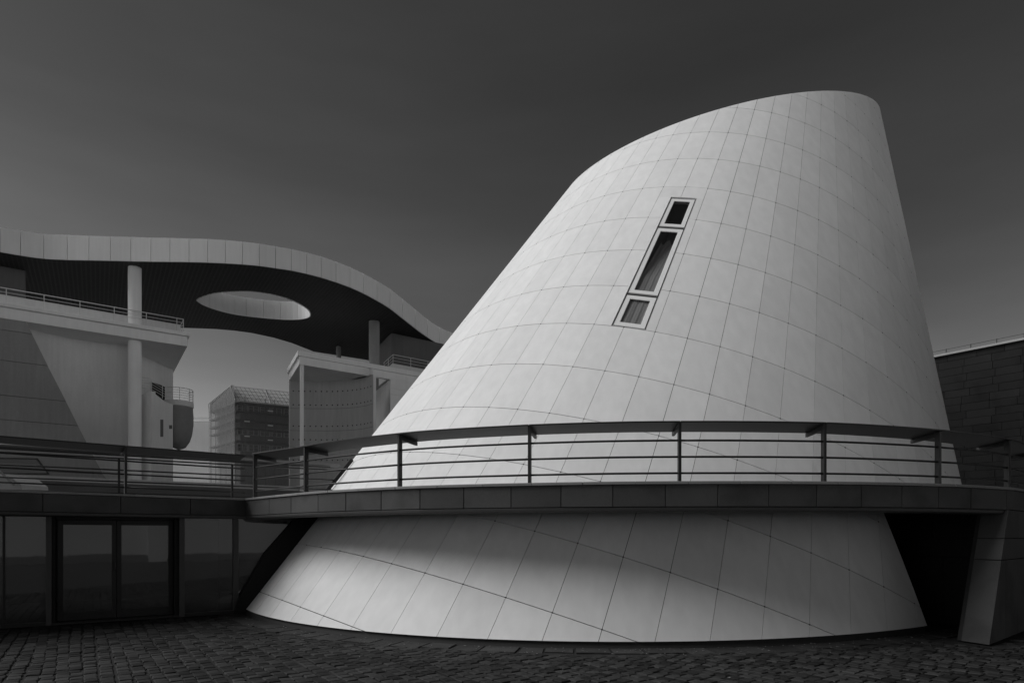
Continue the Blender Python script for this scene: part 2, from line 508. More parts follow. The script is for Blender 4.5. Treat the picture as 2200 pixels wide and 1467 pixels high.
for gi in range(-36, NG - 36):
    g0, g1 = gi, (gi + 1 if gi < NG - 37 else -36 + GSTEP)
    opening = 9 <= gi <= 26
    for ri in range(-10, 24):
        r0, r1 = ri, ri + 1
        pts = [cone(g, r) for g in (g0, g1) for r in (r0, r1)]
        if min((q - RIM_C).dot(RIM_N) for q in pts) > 0 or max(q.z for q in pts) < FOOT_Z: continue
        w_ = (cone(g1, r0 + .5) - cone(g0, r0 + .5)).length
        h_ = (cone(g0, r1) - cone(g0, r0)).length
        gg, gr = 0.0045 / w_ * (g1 - g0), 0.0070 / h_
        pieces = [(g0, g1, r0, r1)]
        if gi in (1, 2) and WIN_R0 - 1 < ri < WIN_R1:
            pieces = []
            lo, hi = (g0, WIN_G0) if gi == 1 else (WIN_G1, g1)
            if ri == 4:                                   # the row that still runs over the window head
                pieces.append((g0, g1, r0, WIN_R0))
                pieces.append((lo, hi, WIN_R0, r1))
            else:
                pieces.append((lo, hi, r0, r1))
        for a, b, c, d in pieces:
            head = (gi in (1, 2) and ri == 4)
            bm = cell_bm(a, b, c, d, gg, 0.0005 if head else gr)
            if opening and min(q.z for q in pts) < DECK_Z:
                bm2 = bm.copy()
                cut(bm, (0, 0, DECK_Z), (0, 0, -1))        # what is above the walkway
                if len(bm.faces) > 4: finish(bm, a, b, c, d)
                cut(bm2, (0, 0, DECK_Z + .01), (0, 0, 1))
                cut(bm2, CUT_A, CUT_N)
                if gi < 16 and len(bm2.faces) > 4: finish(bm2, a, b, c, d)
                else: bm2.free()
            else:
                finish(bm, a, b, c, d)
panels.sort(key=lambda q: -q[0])
rest = bmesh.new(); nvis = 0
for i, (sc, bm) in enumerate(panels):
    if sc > 0 and i < 298:
        c = sum((v.co for v in bm.verts), Vector()) / len(bm.verts)
        bmesh.ops.translate(bm, verts=bm.verts, vec=-c)
        me = bpy.data.meshes.new('panel'); bm.to_mesh(me); me.materials.append(M['panel'])
        me.shade_smooth(); me.set_sharp_from_angle(angle=math.radians(25))
        link(bpy.data.objects.new('panel', me), cone_b, c); nvis += 1
    else:
        me = bpy.data.meshes.new('tmp'); bm.to_mesh(me); rest.from_mesh(me); bpy.data.meshes.remove(me)
    bm.free()
me = bpy.data.meshes.new('rear_panels'); rest.to_mesh(me); rest.free(); me.materials.append(M['panel'])
bmo = bpy.data.objects.new('rear_panels', me)
link(bmo, cone_b, (0, 0, 0)); bmo['kind'] = 'stuff'
print('cone panels', len(panels), 'single', nvis)

# dark shell behind the joints, with its roof just under the rim
def shell(g0, g1, n, lower):
    bm = bmesh.new(); rows = []
    rr = np.arange(-10, 25, .5)
    for i in range(n + 1):
        g = g0 + (g1 - g0) * i / n
        rows.append([bm.verts.new(cone(g, r) - cone_n(g, r) * .050) for r in rr])
    for i in range(n):
        gm = g0 + (g1 - g0) * (i + .5) / n
        for j in range(len(rr) - 1):
            rm = (rr[j] + rr[j + 1]) / 2
            if WIN_G0 - .02 < gm < WIN_G1 + .02 and WIN_R0 - .02 < rm < WIN_R1 + .02: continue
            bm.faces.new((rows[i][j], rows[i + 1][j], rows[i + 1][j + 1], rows[i][j + 1]))
    bmesh.ops.remove_doubles(bm, verts=bm.verts, dist=1e-4)
    def drop(co, no):
        bmesh.ops.bisect_plane(bm, geom=bm.verts[:] + bm.edges[:] + bm.faces[:], plane_co=co, plane_no=no, clear_outer=True)
    drop(RIM_C - RIM_N * .02, RIM_N)
    if lower == 0: drop((0, 0, -.02), (0, 0, -1))
    if lower == 1: drop((0, 0, DECK_Z), (0, 0, -1))
    if lower == 2:
        drop((0, 0, -.02), (0, 0, -1)); drop((0, 0, DECK_Z + .01), (0, 0, 1)); drop(CUT_A - CUT_N * .01, CUT_N)
    me = bpy.data.meshes.new('backing_shell'); bm.to_mesh(me); bm.free(); me.materials.append(M['backing'])
    link(bpy.data.objects.new('backing_shell', me), cone_b, (0, 0, 0))
shell(-36, 1.575, 80, 0); shell(1.575, 2.685, 3, 0); shell(2.685, 9, 14, 0)
shell(9, 27, 40, 1); shell(9, 17, 24, 2); shell(27, -36 + GSTEP, 44, 0)
# small dark clips where the joints cross
mb = MB()
for gi in range(-8, 17):
    for ri in range(-3, 15):
        p = cone(gi, ri); n = cone_n(gi, ri)
        if (p - RIM_C).dot(RIM_N) > -.05 or p.z < .2: continue
        if gi == 2 and WIN_R0 < ri < WIN_R1: continue
        if gi >= 9 and p.z < DECK_Z and (p - CUT_A).dot(CUT_N) > -.05: continue
        u = (cone(gi + .1, ri) - p).normalized() * .010; w = (cone(gi, ri + .05) - p).normalized() * .010
        mb.prism([p - u - w - n * .012, p + u - w - n * .012, p + u + w - n * .012, p - u + w - n * .012], n * .015)
tag(mb.build('joint_clips', M['backing'], cone_b), kind='stuff')
# sealed roof deck below the rim
rimpts = []
for g in np.linspace(-36, -36 + GSTEP, 90)[:-1]:
    lo, hi = -12.0, 12.0
    for _ in range(40):
        m = (lo + hi) / 2
        if (cone(g, m) - RIM_C).dot(RIM_N) > -.12: lo = m
        else: hi = m
    rimpts.append(cone(g, lo) - cone_n(g, lo) * .051)
mb = MB(); mb.add(rimpts, [tuple(range(len(rimpts)))]); mb.build('roof_deck', M['soffit'], cone_b)
# lining of the opening on the right, seen as the thin dark edge of the skin
# ------------------------------------------------------------------ slit window of three sashes
def wpt(a, b, d=0.0):
    """a, b in 0..1 across and down the window hole, on the flat chord plane, d metres in"""
    p00, p10, p01, p11 = cone(WIN_G0, WIN_R0), cone(WIN_G1, WIN_R0), cone(WIN_G0, WIN_R1), cone(WIN_G1, WIN_R1)
    p = (p00 * (1 - a) + p10 * a) * (1 - b) + (p01 * (1 - a) + p11 * a) * b
    n = cone_n((WIN_G0 + WIN_G1) / 2, 6.2)
    return p - n * d
def frame_ring(mb, a0, a1, b0, b1, wa, wb0, wb1, d0, d1):
    o = [(a0, b0), (a1, b0), (a1, b1), (a0, b1)]
    i = [(a0 + wa, b0 + wb0), (a1 - wa, b0 + wb0), (a1 - wa, b1 - wb1), (a0 + wa, b1 - wb1)]
    v = [wpt(*q, d0) for q in o] + [wpt(*q, d0) for q in i] + [wpt(*q, d1) for q in i] + [wpt(*q, d1) for q in o]
    f = []
    for k in range(4):
        m = (k + 1) % 4
        f += [(k, m, 4 + m, 4 + k), (4 + k, 4 + m, 8 + m, 8 + k), (8 + k, 8 + m, 12 + m, 12 + k), (12 + k, 12 + m, m, k)]
    mb.add(v, f)
mb = MB()
for q in ((0, 0, 0.035, 1), (.965, 0, 1, 1)):
    pass
o = [(0.006, .002), (.994, .002), (.994, .998), (.006, .998)]
v = [wpt(*q, -.01) for q in o] + [wpt(*q, .16) for q in o]
mb.add(v, [(k, (k + 1) % 4, 4 + (k + 1) % 4, 4 + k) for k in range(4)])
mb.build('window_reveal', M['frame'], cone_b, fix=False)
for b0, b1 in ((.010, .250), (.266, .768), (.784, .990)):
    mb = MB(); frame_ring(mb, .045, .96, b0, b1, .150, .024 if b0 > .1 else .020, .024, .010, .034)
    w = mb.build('window', M['frame'], cone_b, bevel=.006)
    mb = MB()
    mb.add([wpt(.045 + .145, b0 + .018, .024), wpt(.96 - .145, b0 + .018, .024), wpt(.96 - .145, b1 - .02, .024), wpt(.045 + .145, b1 - .02, .024)], [(3, 2, 1, 0)])
    mb.build('pane', M['wglass'], w, fix=False)
    if b1 < .9:
        mb = MB(); a, b = .045, .96
        mb.hexa([wpt(a, b1 + .0105, .0), wpt(b, b1 + .0105, .0), wpt(b, b1 + .0105, .1), wpt(a, b1 + .0105, .1)],
                [wpt(a, b1 + .002, .0), wpt(b, b1 + .002, .0), wpt(b, b1 + .002, .1), wpt(a, b1 + .002, .1)])
        mb.build('transom', M['steel2'], w)
mb = MB(); nb_ = 40; v = []
for j in range(nb_ + 1):
    a = .17 + .65 * j / nb_; d = .046 + .007 * math.sin(j * .42) + .003 * math.sin(j * 1.1)
    v += [wpt(a, .26 + .02 * math.sin(j * .3), d + .34), wpt(a, .62, d + .05), wpt(a, .995, d)]
mb.add(v, [(3 * j + k, 3 * j + 3 + k, 3 * j + 4 + k, 3 * j + 1 + k) for j in range(nb_) for k in (0, 1)])
mb.build('curtain', M['curtain'], cone_b, smooth=True, fix=False)
mb = MB(); mb.add([wpt(0, 0, .9), wpt(1, 0, .9), wpt(1, 1, .9), wpt(0, 1, .9), wpt(0, 0, .165), wpt(1, 0, .165), wpt(1, 1, .165), wpt(0, 1, .165)],
                  [(0, 1, 2, 3), (0, 1, 5, 4), (1, 2, 6, 5), (2, 3, 7, 6), (3, 0, 4, 7)])
mb.build('window_shaft', M['soffit'], cone_b, fix=False)

# ------------------------------------------------------------------ walkway
CAP = 2.50
def catmull(pts, n=8):
    out = []
    for i in range(len(pts) - 1):
        p0, p1, p2, p3 = pts[max(i - 1, 0)], pts[i], pts[i + 1], pts[min(i + 2, len(pts) - 1)]
        for k in range(n):
            t = k / n
            out.append(0.5 * ((2 * p1) + (p2 - p0) * t + (2 * p0 - 5 * p1 + 4 * p2 - p3) * t * t + (3 * p1 - p0 - 3 * p2 + p3) * t ** 3))
    out.append(pts[-1].copy())
    return out
lft = [G(0, 1051, CAP), G(526, 1070, CAP)]
ldir = (lft[1] - lft[0]).normalized()
left_line = [lft[0] - ldir * 6.0, lft[0], lft[1] + ldir * .05]
curve_px = [(526, 1070), (610, 1061.2), (700, 1053.3), (851, 1045), (960, 1041.0), (1133, 1037), (1300, 1034.2), (1462, 1033), (1620, 1032.8), (1778, 1033.6), (1900, 1035.4), (2025, 1038.6), (2120, 1043), (2182, 1047)]
curve_pts = [G(x, y, CAP) for x, y in curve_px]
curve = catmull(curve_pts, 10)
tail = [curve[-1] + ABD * t for t in (.6, 1.5, 3, 6)]
curve_all = [curve[0] - (curve[1] - curve[0]).normalized() * .05] + curve + tail
def inward(poly, i):
    a, b = poly[max(i - 1, 0)], poly[min(i + 1, len(poly) - 1)]
    t = (b - a); t.z = 0; t.normalize()
    return Vector((-t.y, t.x, 0))
def arclen(poly):
    s = [0]
    for a, b in zip(poly, poly[1:]): s.append(s[-1] + (b - a).length)
    return s
def at_s(poly, S, s):
    s = max(0, min(S[-1], s))
    for i in range(len(S) - 1):
        if s <= S[i + 1] + 1e-9:
            t = (s - S[i]) / max(1e-9, S[i + 1] - S[i])
            ni = inward(poly, i).lerp(inward(poly, i + 1), t).normalized()
            return poly[i].lerp(poly[i + 1], t), ni
    return poly[-1].copy(), inward(poly, len(poly) - 1)
def s_at_px(poly, S, x):
    lo, hi = 0, S[-1]
    for _ in range(50):
        m = (lo + hi) / 2
        if px(at_s(poly, S, m)[0])[0] < x: lo = m
        else: hi = m
    return lo
def sub(poly, S, s0, s1, n):
    return [at_s(poly, S, s0 + (s1 - s0) * k / n) for k in range(n + 1)]
def level(p, z): return Vector((p.x, p.y, z))

LS, CS = arclen(left_line), arclen(curve_all)
bridge = empty('walkway', (0, 11, 0), 'raised stone-faced walkway curving in front of the cone and along the glass front', 'walkway')
def stone_run(poly, S, ss, mname, z0, z1, d0, d1, material, gap=.006, n=4, bev=.004):
    for s0, s1 in zip(ss, ss[1:]):
        q = sub(poly, S, s0 + gap, s1 - gap, n)
        dd = rng.uniform(-.003, .003)
        A = [level(p + i_ * (d0 + dd), z0) for p, i_ in q]; B = [level(p + i_ * (d0 + dd), z1) for p, i_ in q]
        C = [level(p + i_ * d1, z1) for p, i_ in q]; D = [level(p + i_ * d1, z0) for p, i_ in q]
        MB().strip(A, B, C, D).build(mname, material, bridge, bevel=bev)
lj = [0, 1.6, 3.2, 4.8] + [s_at_px(left_line, LS, x) for x in (92, 260, 410)] + [LS[-1]]
cj = [0] + [s_at_px(curve_all, CS, x) for x in (575, 622, 680, 740, 816, 900, 995, 1097, 1205, 1317, 1430.5, 1544, 1654, 1757.5, 1853.5, 1942, 2021, 2090.5, 2167)]
cj += [cj[-1] + .9 * k for k in range(1, 6)]
stone_run(left_line, LS, lj, 'fascia_stone', 2.125, 2.452, 0.03, .11, M['granite'])
stone_run(curve_all, CS, cj, 'fascia_stone', 2.125, 2.452, 0.03, .11, M['granite'])
lc = [q + .25 for q in lj[:-1]]; lc = [0] + [q for q in lc if q < LS[-1] - .3] + [LS[-1]]
cc = [0] + [q + .33 for q in cj[1:-1]] + [cj[-1]]
stone_run(left_line, LS, lc, 'coping_stone', 2.456, 2.50, 0.0, .36, M['cap'], gap=.003)
stone_run(curve_all, CS, cc, 'coping_stone', 2.456, 2.50, 0.0, .36, M['cap'], gap=.003)
# dark backing of the stones, the deck and its soffit
def deck(poly, S, s1, width, name):
    q = sub(poly, S, 0, s1, 60)
    MB().strip([level(p + i_ * .112, 2.13) for p, i_ in q], [level(p + i_ * .112, 2.44) for p, i_ in q],
               [level(p + i_ * width, 2.44) for p, i_ in q], [level(p + i_ * width, 2.13) for p, i_ in q]).build(name, M['soffit'], bridge)
deck(left_line, LS, LS[-1], 1.5, 'deck_slab')
deck(curve_all, CS, CS[-1], 1.62, 'deck_slab')
endS = s_at_px(curve_all, CS, 2165)
def drip(poly, S, s1):
    q = sub(poly, S, 0, s1, 70)
    MB().strip([level(p + i_ * .045, 2.055) for p, i_ in q], [level(p + i_ * .035, 2.120) for p, i_ in q],
               [level(p + i_ * .5, 2.120) for p, i_ in q], [level(p + i_ * .5, 2.055) for p, i_ in q]).build('drip_band', M['drip'], bridge, bevel=.015)
drip(left_line, LS, LS[-1]); drip(curve_all, CS, endS)

# ------------------------------------------------------------------ railings on the walkway
post_me = MB().box((-.022, .0, 0), (.044, 0, 0), (0, .085, 0), (0, 0, 1)).mesh('post', M['steel'], Vector((0, 0, 0)), bevel=.004)
brk = MB().prism([(-.02, .02, -.012), (-.02, .50, -.075), (-.02, .50, -.135), (-.02, .085, -.10), (-.02, .02, -.13)], (.04, 0, 0))
brk_me = brk.mesh('bracket', M['steel'], Vector((0, 0, 0)), bevel=.003)
def put_post(root, p, inn, h):
    rot = math.atan2(inn.y, inn.x) - math.pi / 2
    o = bpy.data.objects.new('post', post_me); link(o, root, p); o.rotation_euler = (0, 0, rot); o.scale = (1, 1, h)
    b = bpy.data.objects.new('bracket', brk_me); scn.collection.objects.link(b); b.parent = o
    b.location = (0, 0, 1); b.scale = (1, 1, 1 / h)
    return o
TUBES = (.124, .367, .611)
def railing(name, label, poly, S, ss, hs, post_flags, n, board=True):
    root = empty(name, at_s(poly, S, ss[len(ss) // 2])[0], label, 'railing')
    for s, h, fl in zip(ss, hs, post_flags):
        p, i_ = at_s(poly, S, s)
        if fl: put_post(root, level(p + i_ * .03, CAP + .001), i_, h)
    for k in range(len(ss) - 1):
        q = sub(poly, S, ss[k], ss[k + 1], n)
        hh = [hs[k] + (hs[k + 1] - hs[k]) * j / n for j in range(n + 1)]
        for tz in TUBES:
            MB().tube([level(p + i_ * .075, CAP + tz * h / .88) for (p, i_), h in zip(q, hh)], .016).build('rail_tube', M['steel'], root, smooth=True)
        q = sub(poly, S, ss[k] + .004, ss[k + 1] - .004, n)
        A = [level(p + i_ * .0, CAP + h - .012) for (p, i_), h in zip(q, hh)]; B = [level(p + i_ * .0, CAP + h + .012) for (p, i_), h in zip(q, hh)]
        C = [level(p + i_ * .50, CAP + h - .052) for (p, i_), h in zip(q, hh)]; D = [level(p + i_ * .50, CAP + h - .074) for (p, i_), h in zip(q, hh)]
        MB().strip(A, B, C, D).build('handrail', M['steel'], root, bevel=.003)
    return root
sl = [s_at_px(left_line, LS, -74) - 2.4, s_at_px(left_line, LS, -74), s_at_px(left_line, LS, 271), LS[-1] - .02]
railing('walkway_railing', 'straight dark steel railing on the walkway above the glass doors', left_line, LS, sl, [.94, .935, .93, .93], [1, 1, 1, 0], 2)
sc_ = [s_at_px(curve_all, CS, x) for x in (541, 650, 853, 1136, 1462, 1776, 2025, 2175)]
sc_ = sc_ + [sc_[-1] + 2.0]
railing('walkway_railing', 'long curved dark steel railing on the walkway in front of the white cone', curve_all, CS, sc_, [.93, .86, .872, .885, .88, .869, .83, .80, .79], [1] * 9, 6)
# inner railing of the left walkway, with a round pale top tube
IA, IB = Vector((-9.97, 12.18, 0)), Vector((-4.20, 15.78, 0)); idir = (IB - IA).normalized(); iin = Vector((-idir.y, idir.x, 0))
inner = [IA - idir * 4, IB]; IS = arclen(inner); il = (IB - IA).length
root = empty('inner_railing', level(IA.lerp(IB, .5), 2.45), 'inner railing with round top tube running from the left into the cone', 'railing')
for t in (-.36, -.035, .288, .611):
    p = IA + idir * il * t
    rot = math.atan2(-iin.y, -iin.x) - math.pi / 2
    o = bpy.data.objects.new('post', post_me); link(o, root, level(p, 2.44)); o.rotation_euler = (0, 0, rot); o.scale = (1, 1, .86)
MB().tube([level(IA - idir * 4, 3.45), level(IB - idir * .15, 3.45)], .042, 12).build('handrail', M['steel2'], root, smooth=True)
for tz in (2.585, 2.83, 3.075, 3.32):
    MB().tube([level(IA - idir * 4, tz), level(IB + idir * (-.1 - (3.45 - tz) * .35), tz)], .016).build('rail_tube', M['steel'], root, smooth=True)
mb = MB(); a, b = IA - idir * 4, IB - idir * .4
mb.box(level(a, 3.37), b - a, iin * -.06, (0, 0, .03)); mb.build('under_rail', M['steel'], root)
# dark edge trim where the walkway meets the cone on its left
mb = MB(); mb.tube([cone(-6.9, 10.95) + Vector((-.10, 0, 0)), cone(-6.9, 12.1) + Vector((-.12, 0, 0))], .05, 6); mb.build('edge_trim', M['steel'], cone_b)

# ------------------------------------------------------------------ glass front under the walkway
gf = empty('glass_front', fac(300), 'dark framed glass shopfront with double doors under the walkway', 'glass front')
HEAD = 2.06
def fbox(x0, x1, z0, z1, d0, d1, name, material, parent=gf, bev=.004):
    """box on the front between photo columns x0 and x1; d0 < d1 outwards"""
    a, b = Q0 + U * ft(x0), Q0 + U * ft(x1)
    mb = MB(); mb.hexa([a + N * d1 + Vector((0, 0, z0)), b + N * d1 + Vector((0, 0, z0)), b + N * d0 + Vector((0, 0, z0)), a + N * d0 + Vector((0, 0, z0))],
                       [a + N * d1 + Vector((0, 0, z1)), b + N * d1 + Vector((0, 0, z1)), b + N * d0 + Vector((0, 0, z1)), a + N * d0 + Vector((0, 0, z1))])
    return mb.build(name, material, parent, bevel=bev)
def gpane(x0, x1, z0, z1, d, name='pane', parent=gf):
    a, b = Q0 + U * ft(x0) + N * d, Q0 + U * ft(x1) + N * d
    mb = MB(); mb.add([level(a, z0), level(b, z0), level(b, z1), level(a, z1)], [(0, 1, 2, 3)])
    return mb.build(name, M['glass'], parent, fix=False)
XL = -420
# where the cone crosses the front: the last pane is cut along this slope
topx, botx = 662, 521
fbox(XL, 690, HEAD, 2.13, -.10, .02, 'head_frame', M['alu'])
for x0, x1 in ((XL, 98.5), (396.5, 501), (512, 519)):
    fbox(x0, x1, .0, .07, -.08, .02, 'sill', M['alu'])
for x0, x1 in ((-210, -198), (98.5, 111), (385, 396.5), (501, 512)):
    fbox(x0, x1, 0, HEAD - .002, -.10, .035, 'mullion', M['alu_l'])
fbox(5, 11, 0.07, HEAD - .002, -.09, -.02, 'mullion', M['alu'])
gpane(XL, -210, .07, HEAD, -.04); gpane(-198, 5, .07, HEAD, -.04); gpane(11, 98.5, .07, HEAD, -.04); gpane(396.5, 501, .07, HEAD, -.04)
a0, a1, a2 = Q0 + U * ft(512) - N * .04, Q0 + U * ft(521) - N * .04, Q0 + U * ft(664) - N * .04
mb = MB(); mb.add([level(a0, .07), level(a1, .07), level(a2, HEAD), level(a0, HEAD)], [(0, 1, 2, 3)]); mb.build('pane', M['glass'], gf, fix=False)
SD0 = .12; c0, c1 = fac(501, SD0), fac(650, SD0)
mb = MB(); mb.prism([level(c0, 0), level(fac(527, SD0), 0), level(fac(706, SD0), HEAD + .05), level(c1 - U * .10, HEAD + .05), level(fac(572, SD0), 1.30), level(fac(510, SD0), .27)], N * -.24); mb.build('sloping_frame', M['dark'], gf)
mb = MB(); o_ = -.055
mb.prism([level(fac(470, o_), 0.02), level(fac(512, o_), .02), level(fac(660, o_), 2.12), level(fac(470, o_), 2.12)], N * -.05); mb.build('added_dark_screen', M['passage'], gf)  # added dark sheet, hides the sunlit cone skin behind the last pane
# recessed double door
RD = -.24
for x0, x1 in ((111, 118), (376, 385)):
    fbox(x0, x1, 0, HEAD - .004, RD - .06, -.02, 'door_jamb', M['dark'])
fbox(111, 385, .0, .045, RD - .1, .03, 'threshold', M['alu'])
fbox(118, 376, 2.0, HEAD - .004, RD - .05, RD + .05, 'door_head', M['alu'])
def leaf(x0, x1, hx, st0, st1):
    d = fbox(x0, x0 + st0, .05, 1.995, RD - .025, RD + .025, 'door', M['alu'])
    fbox(x1 - st1, x1, .05, 1.995, RD - .0251, RD + .0251, 'stile', M['alu'], d)
    fbox(x0 + st0, x1 - st1, .05, .20, RD - .025, RD + .025, 'bottom_rail', M['alu'], d)
    fbox(x0 + st0, x1 - st1, 1.90, 1.995, RD - .025, RD + .025, 'top_rail', M['alu'], d)
    gpane(x0 + st0, x1 - st1, .20, 1.90, RD, 'pane', d)
    if hx:
        p = Q0 + U * ft(hx) + N * (RD + .06)
        mb = MB(); mb.tube([level(p, .98), level(p, 1.16)], .012, 8); mb.tube([level(p, 1.0), level(p - N * .05, 1.0)], .009, 6); mb.tube([level(p, 1.14), level(p - N * .05, 1.14)], .009, 6)
        mb.build('handle', M['alu_l'], d, smooth=True)
leaf(122, 251, 248.5, 13, 10)
leaf(252, 374, None, 10, 10)
# room behind the glass
back = Q0 - N * 5.0
mb = MB(); a = back + U * ft(XL); b = back + U * (ft(664) + 1.2)
mb.add([level(a, 0), level(b, 0), level(b, 2.13), level(a, 2.13)], [(0, 1, 2, 3)])
c = Q0 - N * .3 + U * ft(XL); d = Q0 - N * .3 + U * (ft(664) + 1.0)
mb.add([level(c, .012), level(d, .012), level(b, .012), level(a, .012)], [(0, 1, 2, 3)])
mb.add([level(c, 2.125), level(d, 2.125), level(b, 2.125), level(a, 2.125)], [(0, 1, 2, 3)])
mb.add([level(c, 0), level(a, 0), level(a, 2.13), level(c, 2.13)], [(0, 1, 2, 3)])
mb.add([level(d, 0), level(b, 0), level(b, 2.13), level(d, 2.13)], [(0, 1, 2, 3)])
tag(mb.build('room_interior', M['podium'], fix=False), 'dim empty room behind the glass front', kind='structure')

# ------------------------------------------------------------------ stone abutment at the right end
ab = empty('stone_abutment', AB0, 'dark granite wall end with a sloping edge carrying the walkway on the right', 'wall')
AH = 2.12
def abp(t, z, d=0.0):
    return AB0 + ABD * (t + 1.143 * z / AH) + Vector((0, 0, z)) - ABN * d
def abf(t, z, d=0.0):
    return AB0 + ABD * t + Vector((0, 0, z)) - ABN * d
rows = [(0.006, 1.290, [.94, 1.72, 2.7, 3.8, 5.0, 6.2]), (1.302, 1.640, [2.3, 4.0, 6.2]), (1.652, 2.118, [1.75, 3.0, 4.5, 6.2])]
for z0, z1, js in rows:
    prev = None
    for t1 in js:
        p0 = [abp(0.0, z0), abp(0, z1)] if prev is None else [abf(prev + .005, z0), abf(prev + .005, z1)]
        mb = MB(); mb.prism([p0[0], abf(t1 - .005, z0), abf(t1 - .005, z1), p0[1]], ABN * -.08)
        mb.build('stone_slab', M['granite'], ab, bevel=.004); prev = t1
    # return face of the sloping edge
    back_v = Vector((-.15, .38, 0)).normalized() * .42
    p = [abp(-.003, z0, .0), abp(-.003, z0, .0) + back_v, abp(-.003, z1, .0) + back_v, abp(-.003, z1, .0)]
    mb = MB(); mb.prism(p, ABD * -.03); mb.build('stone_slab', M['granite'], ab, bevel=.004)
mb = MB()
mb.prism([abp(.06, .0, .085), abf(6.2, 0, .085), abf(6.2, 2.12, .085), abp(.06, 2.12, .085)], back_v * .98)
mb.build('core', M['backing'], ab)
# passage side wall in the dark under the walkway
pw = empty('passage_wall', (7.0, 13, 0), 'dark stone slab wall in the shadow of the passage beneath the walkway', 'wall')
pa, pb = Vector((8.62, 11.0, 0)), Vector((6.2, 16.4, 0)); pd = (pb - pa).normalized(); pn = Vector((-pd.y, pd.x, 0)); plen = (pb - pa).length
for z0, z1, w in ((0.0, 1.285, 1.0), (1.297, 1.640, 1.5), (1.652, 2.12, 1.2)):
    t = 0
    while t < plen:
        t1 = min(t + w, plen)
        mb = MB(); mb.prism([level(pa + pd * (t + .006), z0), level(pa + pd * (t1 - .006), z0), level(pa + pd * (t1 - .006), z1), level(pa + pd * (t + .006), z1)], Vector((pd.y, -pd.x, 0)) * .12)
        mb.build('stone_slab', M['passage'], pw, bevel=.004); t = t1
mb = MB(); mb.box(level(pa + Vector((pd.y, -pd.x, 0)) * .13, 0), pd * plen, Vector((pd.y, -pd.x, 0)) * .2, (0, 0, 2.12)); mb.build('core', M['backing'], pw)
mb = MB(); mb.prism([(6.3, 16.4, 0), (-3.0, 19.0, 0), (-3.0, 19.0, 2.12), (6.3, 16.4, 2.12)], (0, .3, 0)); mb.build('end_wall', M['backing'], pw)
# upper square behind the walkway on the right, roof of the passage
mb = MB(); q = sub(curve_all, CS, s_at_px(curve_all, CS, 1700), CS[-1], 24)
poly = [level(p + i_ * 1.63, 2.13) for p, i_ in q] + [Vector((26, 16, 2.13)), Vector((26, 40, 2.13)), Vector((3.0, 22, 2.13))]
mb.prism(poly, (0, 0, .30)); tag(mb.build('upper_square', M['podium']), 'raised square behind the walkway on the right', kind='structure')

# ------------------------------------------------------------------ dark stone building at the right edge
B0, BD = Vector((20.32, 30.0, 0)), Vector((2.1, -2.7, 0)).normalized()
BN = Vector((BD.y, -BD.x, 0)); BN = BN if BN.dot(-B0) > 0 else -BN
BT = EYE + (HY - 766) / F * 30.0
sb = empty('stone_building', B0, 'dark stone block building at the right edge behind the cone', 'building')
mb = MB(); mb.box(B0 - BD * 8 - BN * 6 + Vector((0, 0, -.05)), BD * 40, BN * 5.9, (0, 0, BT)); mb.build('wall', M['backing'], sb)  # run lengthened out of view to keep sky light off the cone's right side
rows_n = 23; rh = (BT - 2.2) / rows_n
for r in range(rows_n):
    z0 = 2.2 + r * rh
    t = -2.1 + rng.uniform(-.12, .12) + (.5 if r % 5 == 2 else 0)
    while t < 5.6:
        t1 = t + rng.uniform(1.0, 1.15)
        pr = rng.uniform(0, .012)
        mb = MB(); mb.box(B0 + BD * (t + .006) - BN * .1 + Vector((0, 0, z0 + .006)), BD * (t1 - t - .012), BN * (.1 + pr), (0, 0, rh - .012))
        mb.build('stone_block', M['block'], sb, bevel=.005); t = t1
mb = MB(); mb.box(B0 + BD * 5.75 - BN * .098 + Vector((0, 0, -.05)), BD * 26, BN * .1, (0, 0, BT)); mb.build('added_wall_face', M['block'], sb)  # face of the unseen added length that blocks sky light on the right
mb = MB(); mb.box(B0 - BD * 8 - BN * .35 + Vector((0, 0, BT - .04)), BD * 40, BN * .45, (0, 0, .09)); mb.build('coping', M['concrete'], sb)
rr_ = empty('roof_railing', B0 + Vector((0, 0, BT)), 'thin safety rail along the roof edge of the dark stone building', 'railing')
for k in range(-6, 12):
    p = B0 + BD * (.42 + k * .98) - BN * .05 + Vector((0, 0, BT + .05))
    MB().box(p, BD * .025, BN * .025, (0, 0, .22)).build('post', M['steel'], rr_)
MB().tube([B0 - BD * 6 - BN * .04 + Vector((0, 0, BT + .25)), B0 + BD * 12 - BN * .04 + Vector((0, 0, BT + .25))], .010, 6).build('rail', M['steel'], rr_)

# ------------------------------------------------------------------ terrace building on the left
T0 = P(0, 648, 15.7 * F / 501.14); TD = (P(408, 715, 15.7 * F / 434.14) - T0); TD.z = 0; TD.normalize()
TI = Vector((-TD.y, TD.x, 0))                       # away from the camera
def tp(xp, d, z):
    """point at photo column xp on the plane d metres behind the terrace front, at height z"""
    o = T0 + TI * d; k = (xp - CX) / F
    t = (k * o.y - o.x) / (TD.x - k * TD.y)
    return level(o + TD * t, z)
def tz(xp, yp, d):
    p = tp(xp, d, 0); return EYE + (HY - yp) / F * p.y
TOP, SOF = 17.40, 16.40
PODZ = 5.8
tb = empty('terrace_building', tp(200, 3, PODZ), 'pale concrete building with a roof terrace, leaning wall and round column at left', 'building')
def slab(x0, x1, d0, d1, z0, z1, name, material, parent=tb, bev=.01):
    mb = MB(); mb.hexa([tp(x0, d0, z0), tp(x1, d0, z0), tp(x1, d0, z0) + TI * (d1 - d0), tp(x0, d0, z0) + TI * (d1 - d0)],
                       [tp(x0, d0, z1), tp(x1, d0, z1), tp(x1, d0, z1) + TI * (d1 - d0), tp(x0, d0, z1) + TI * (d1 - d0)])
    return mb.build(name, material, parent, bevel=bev)
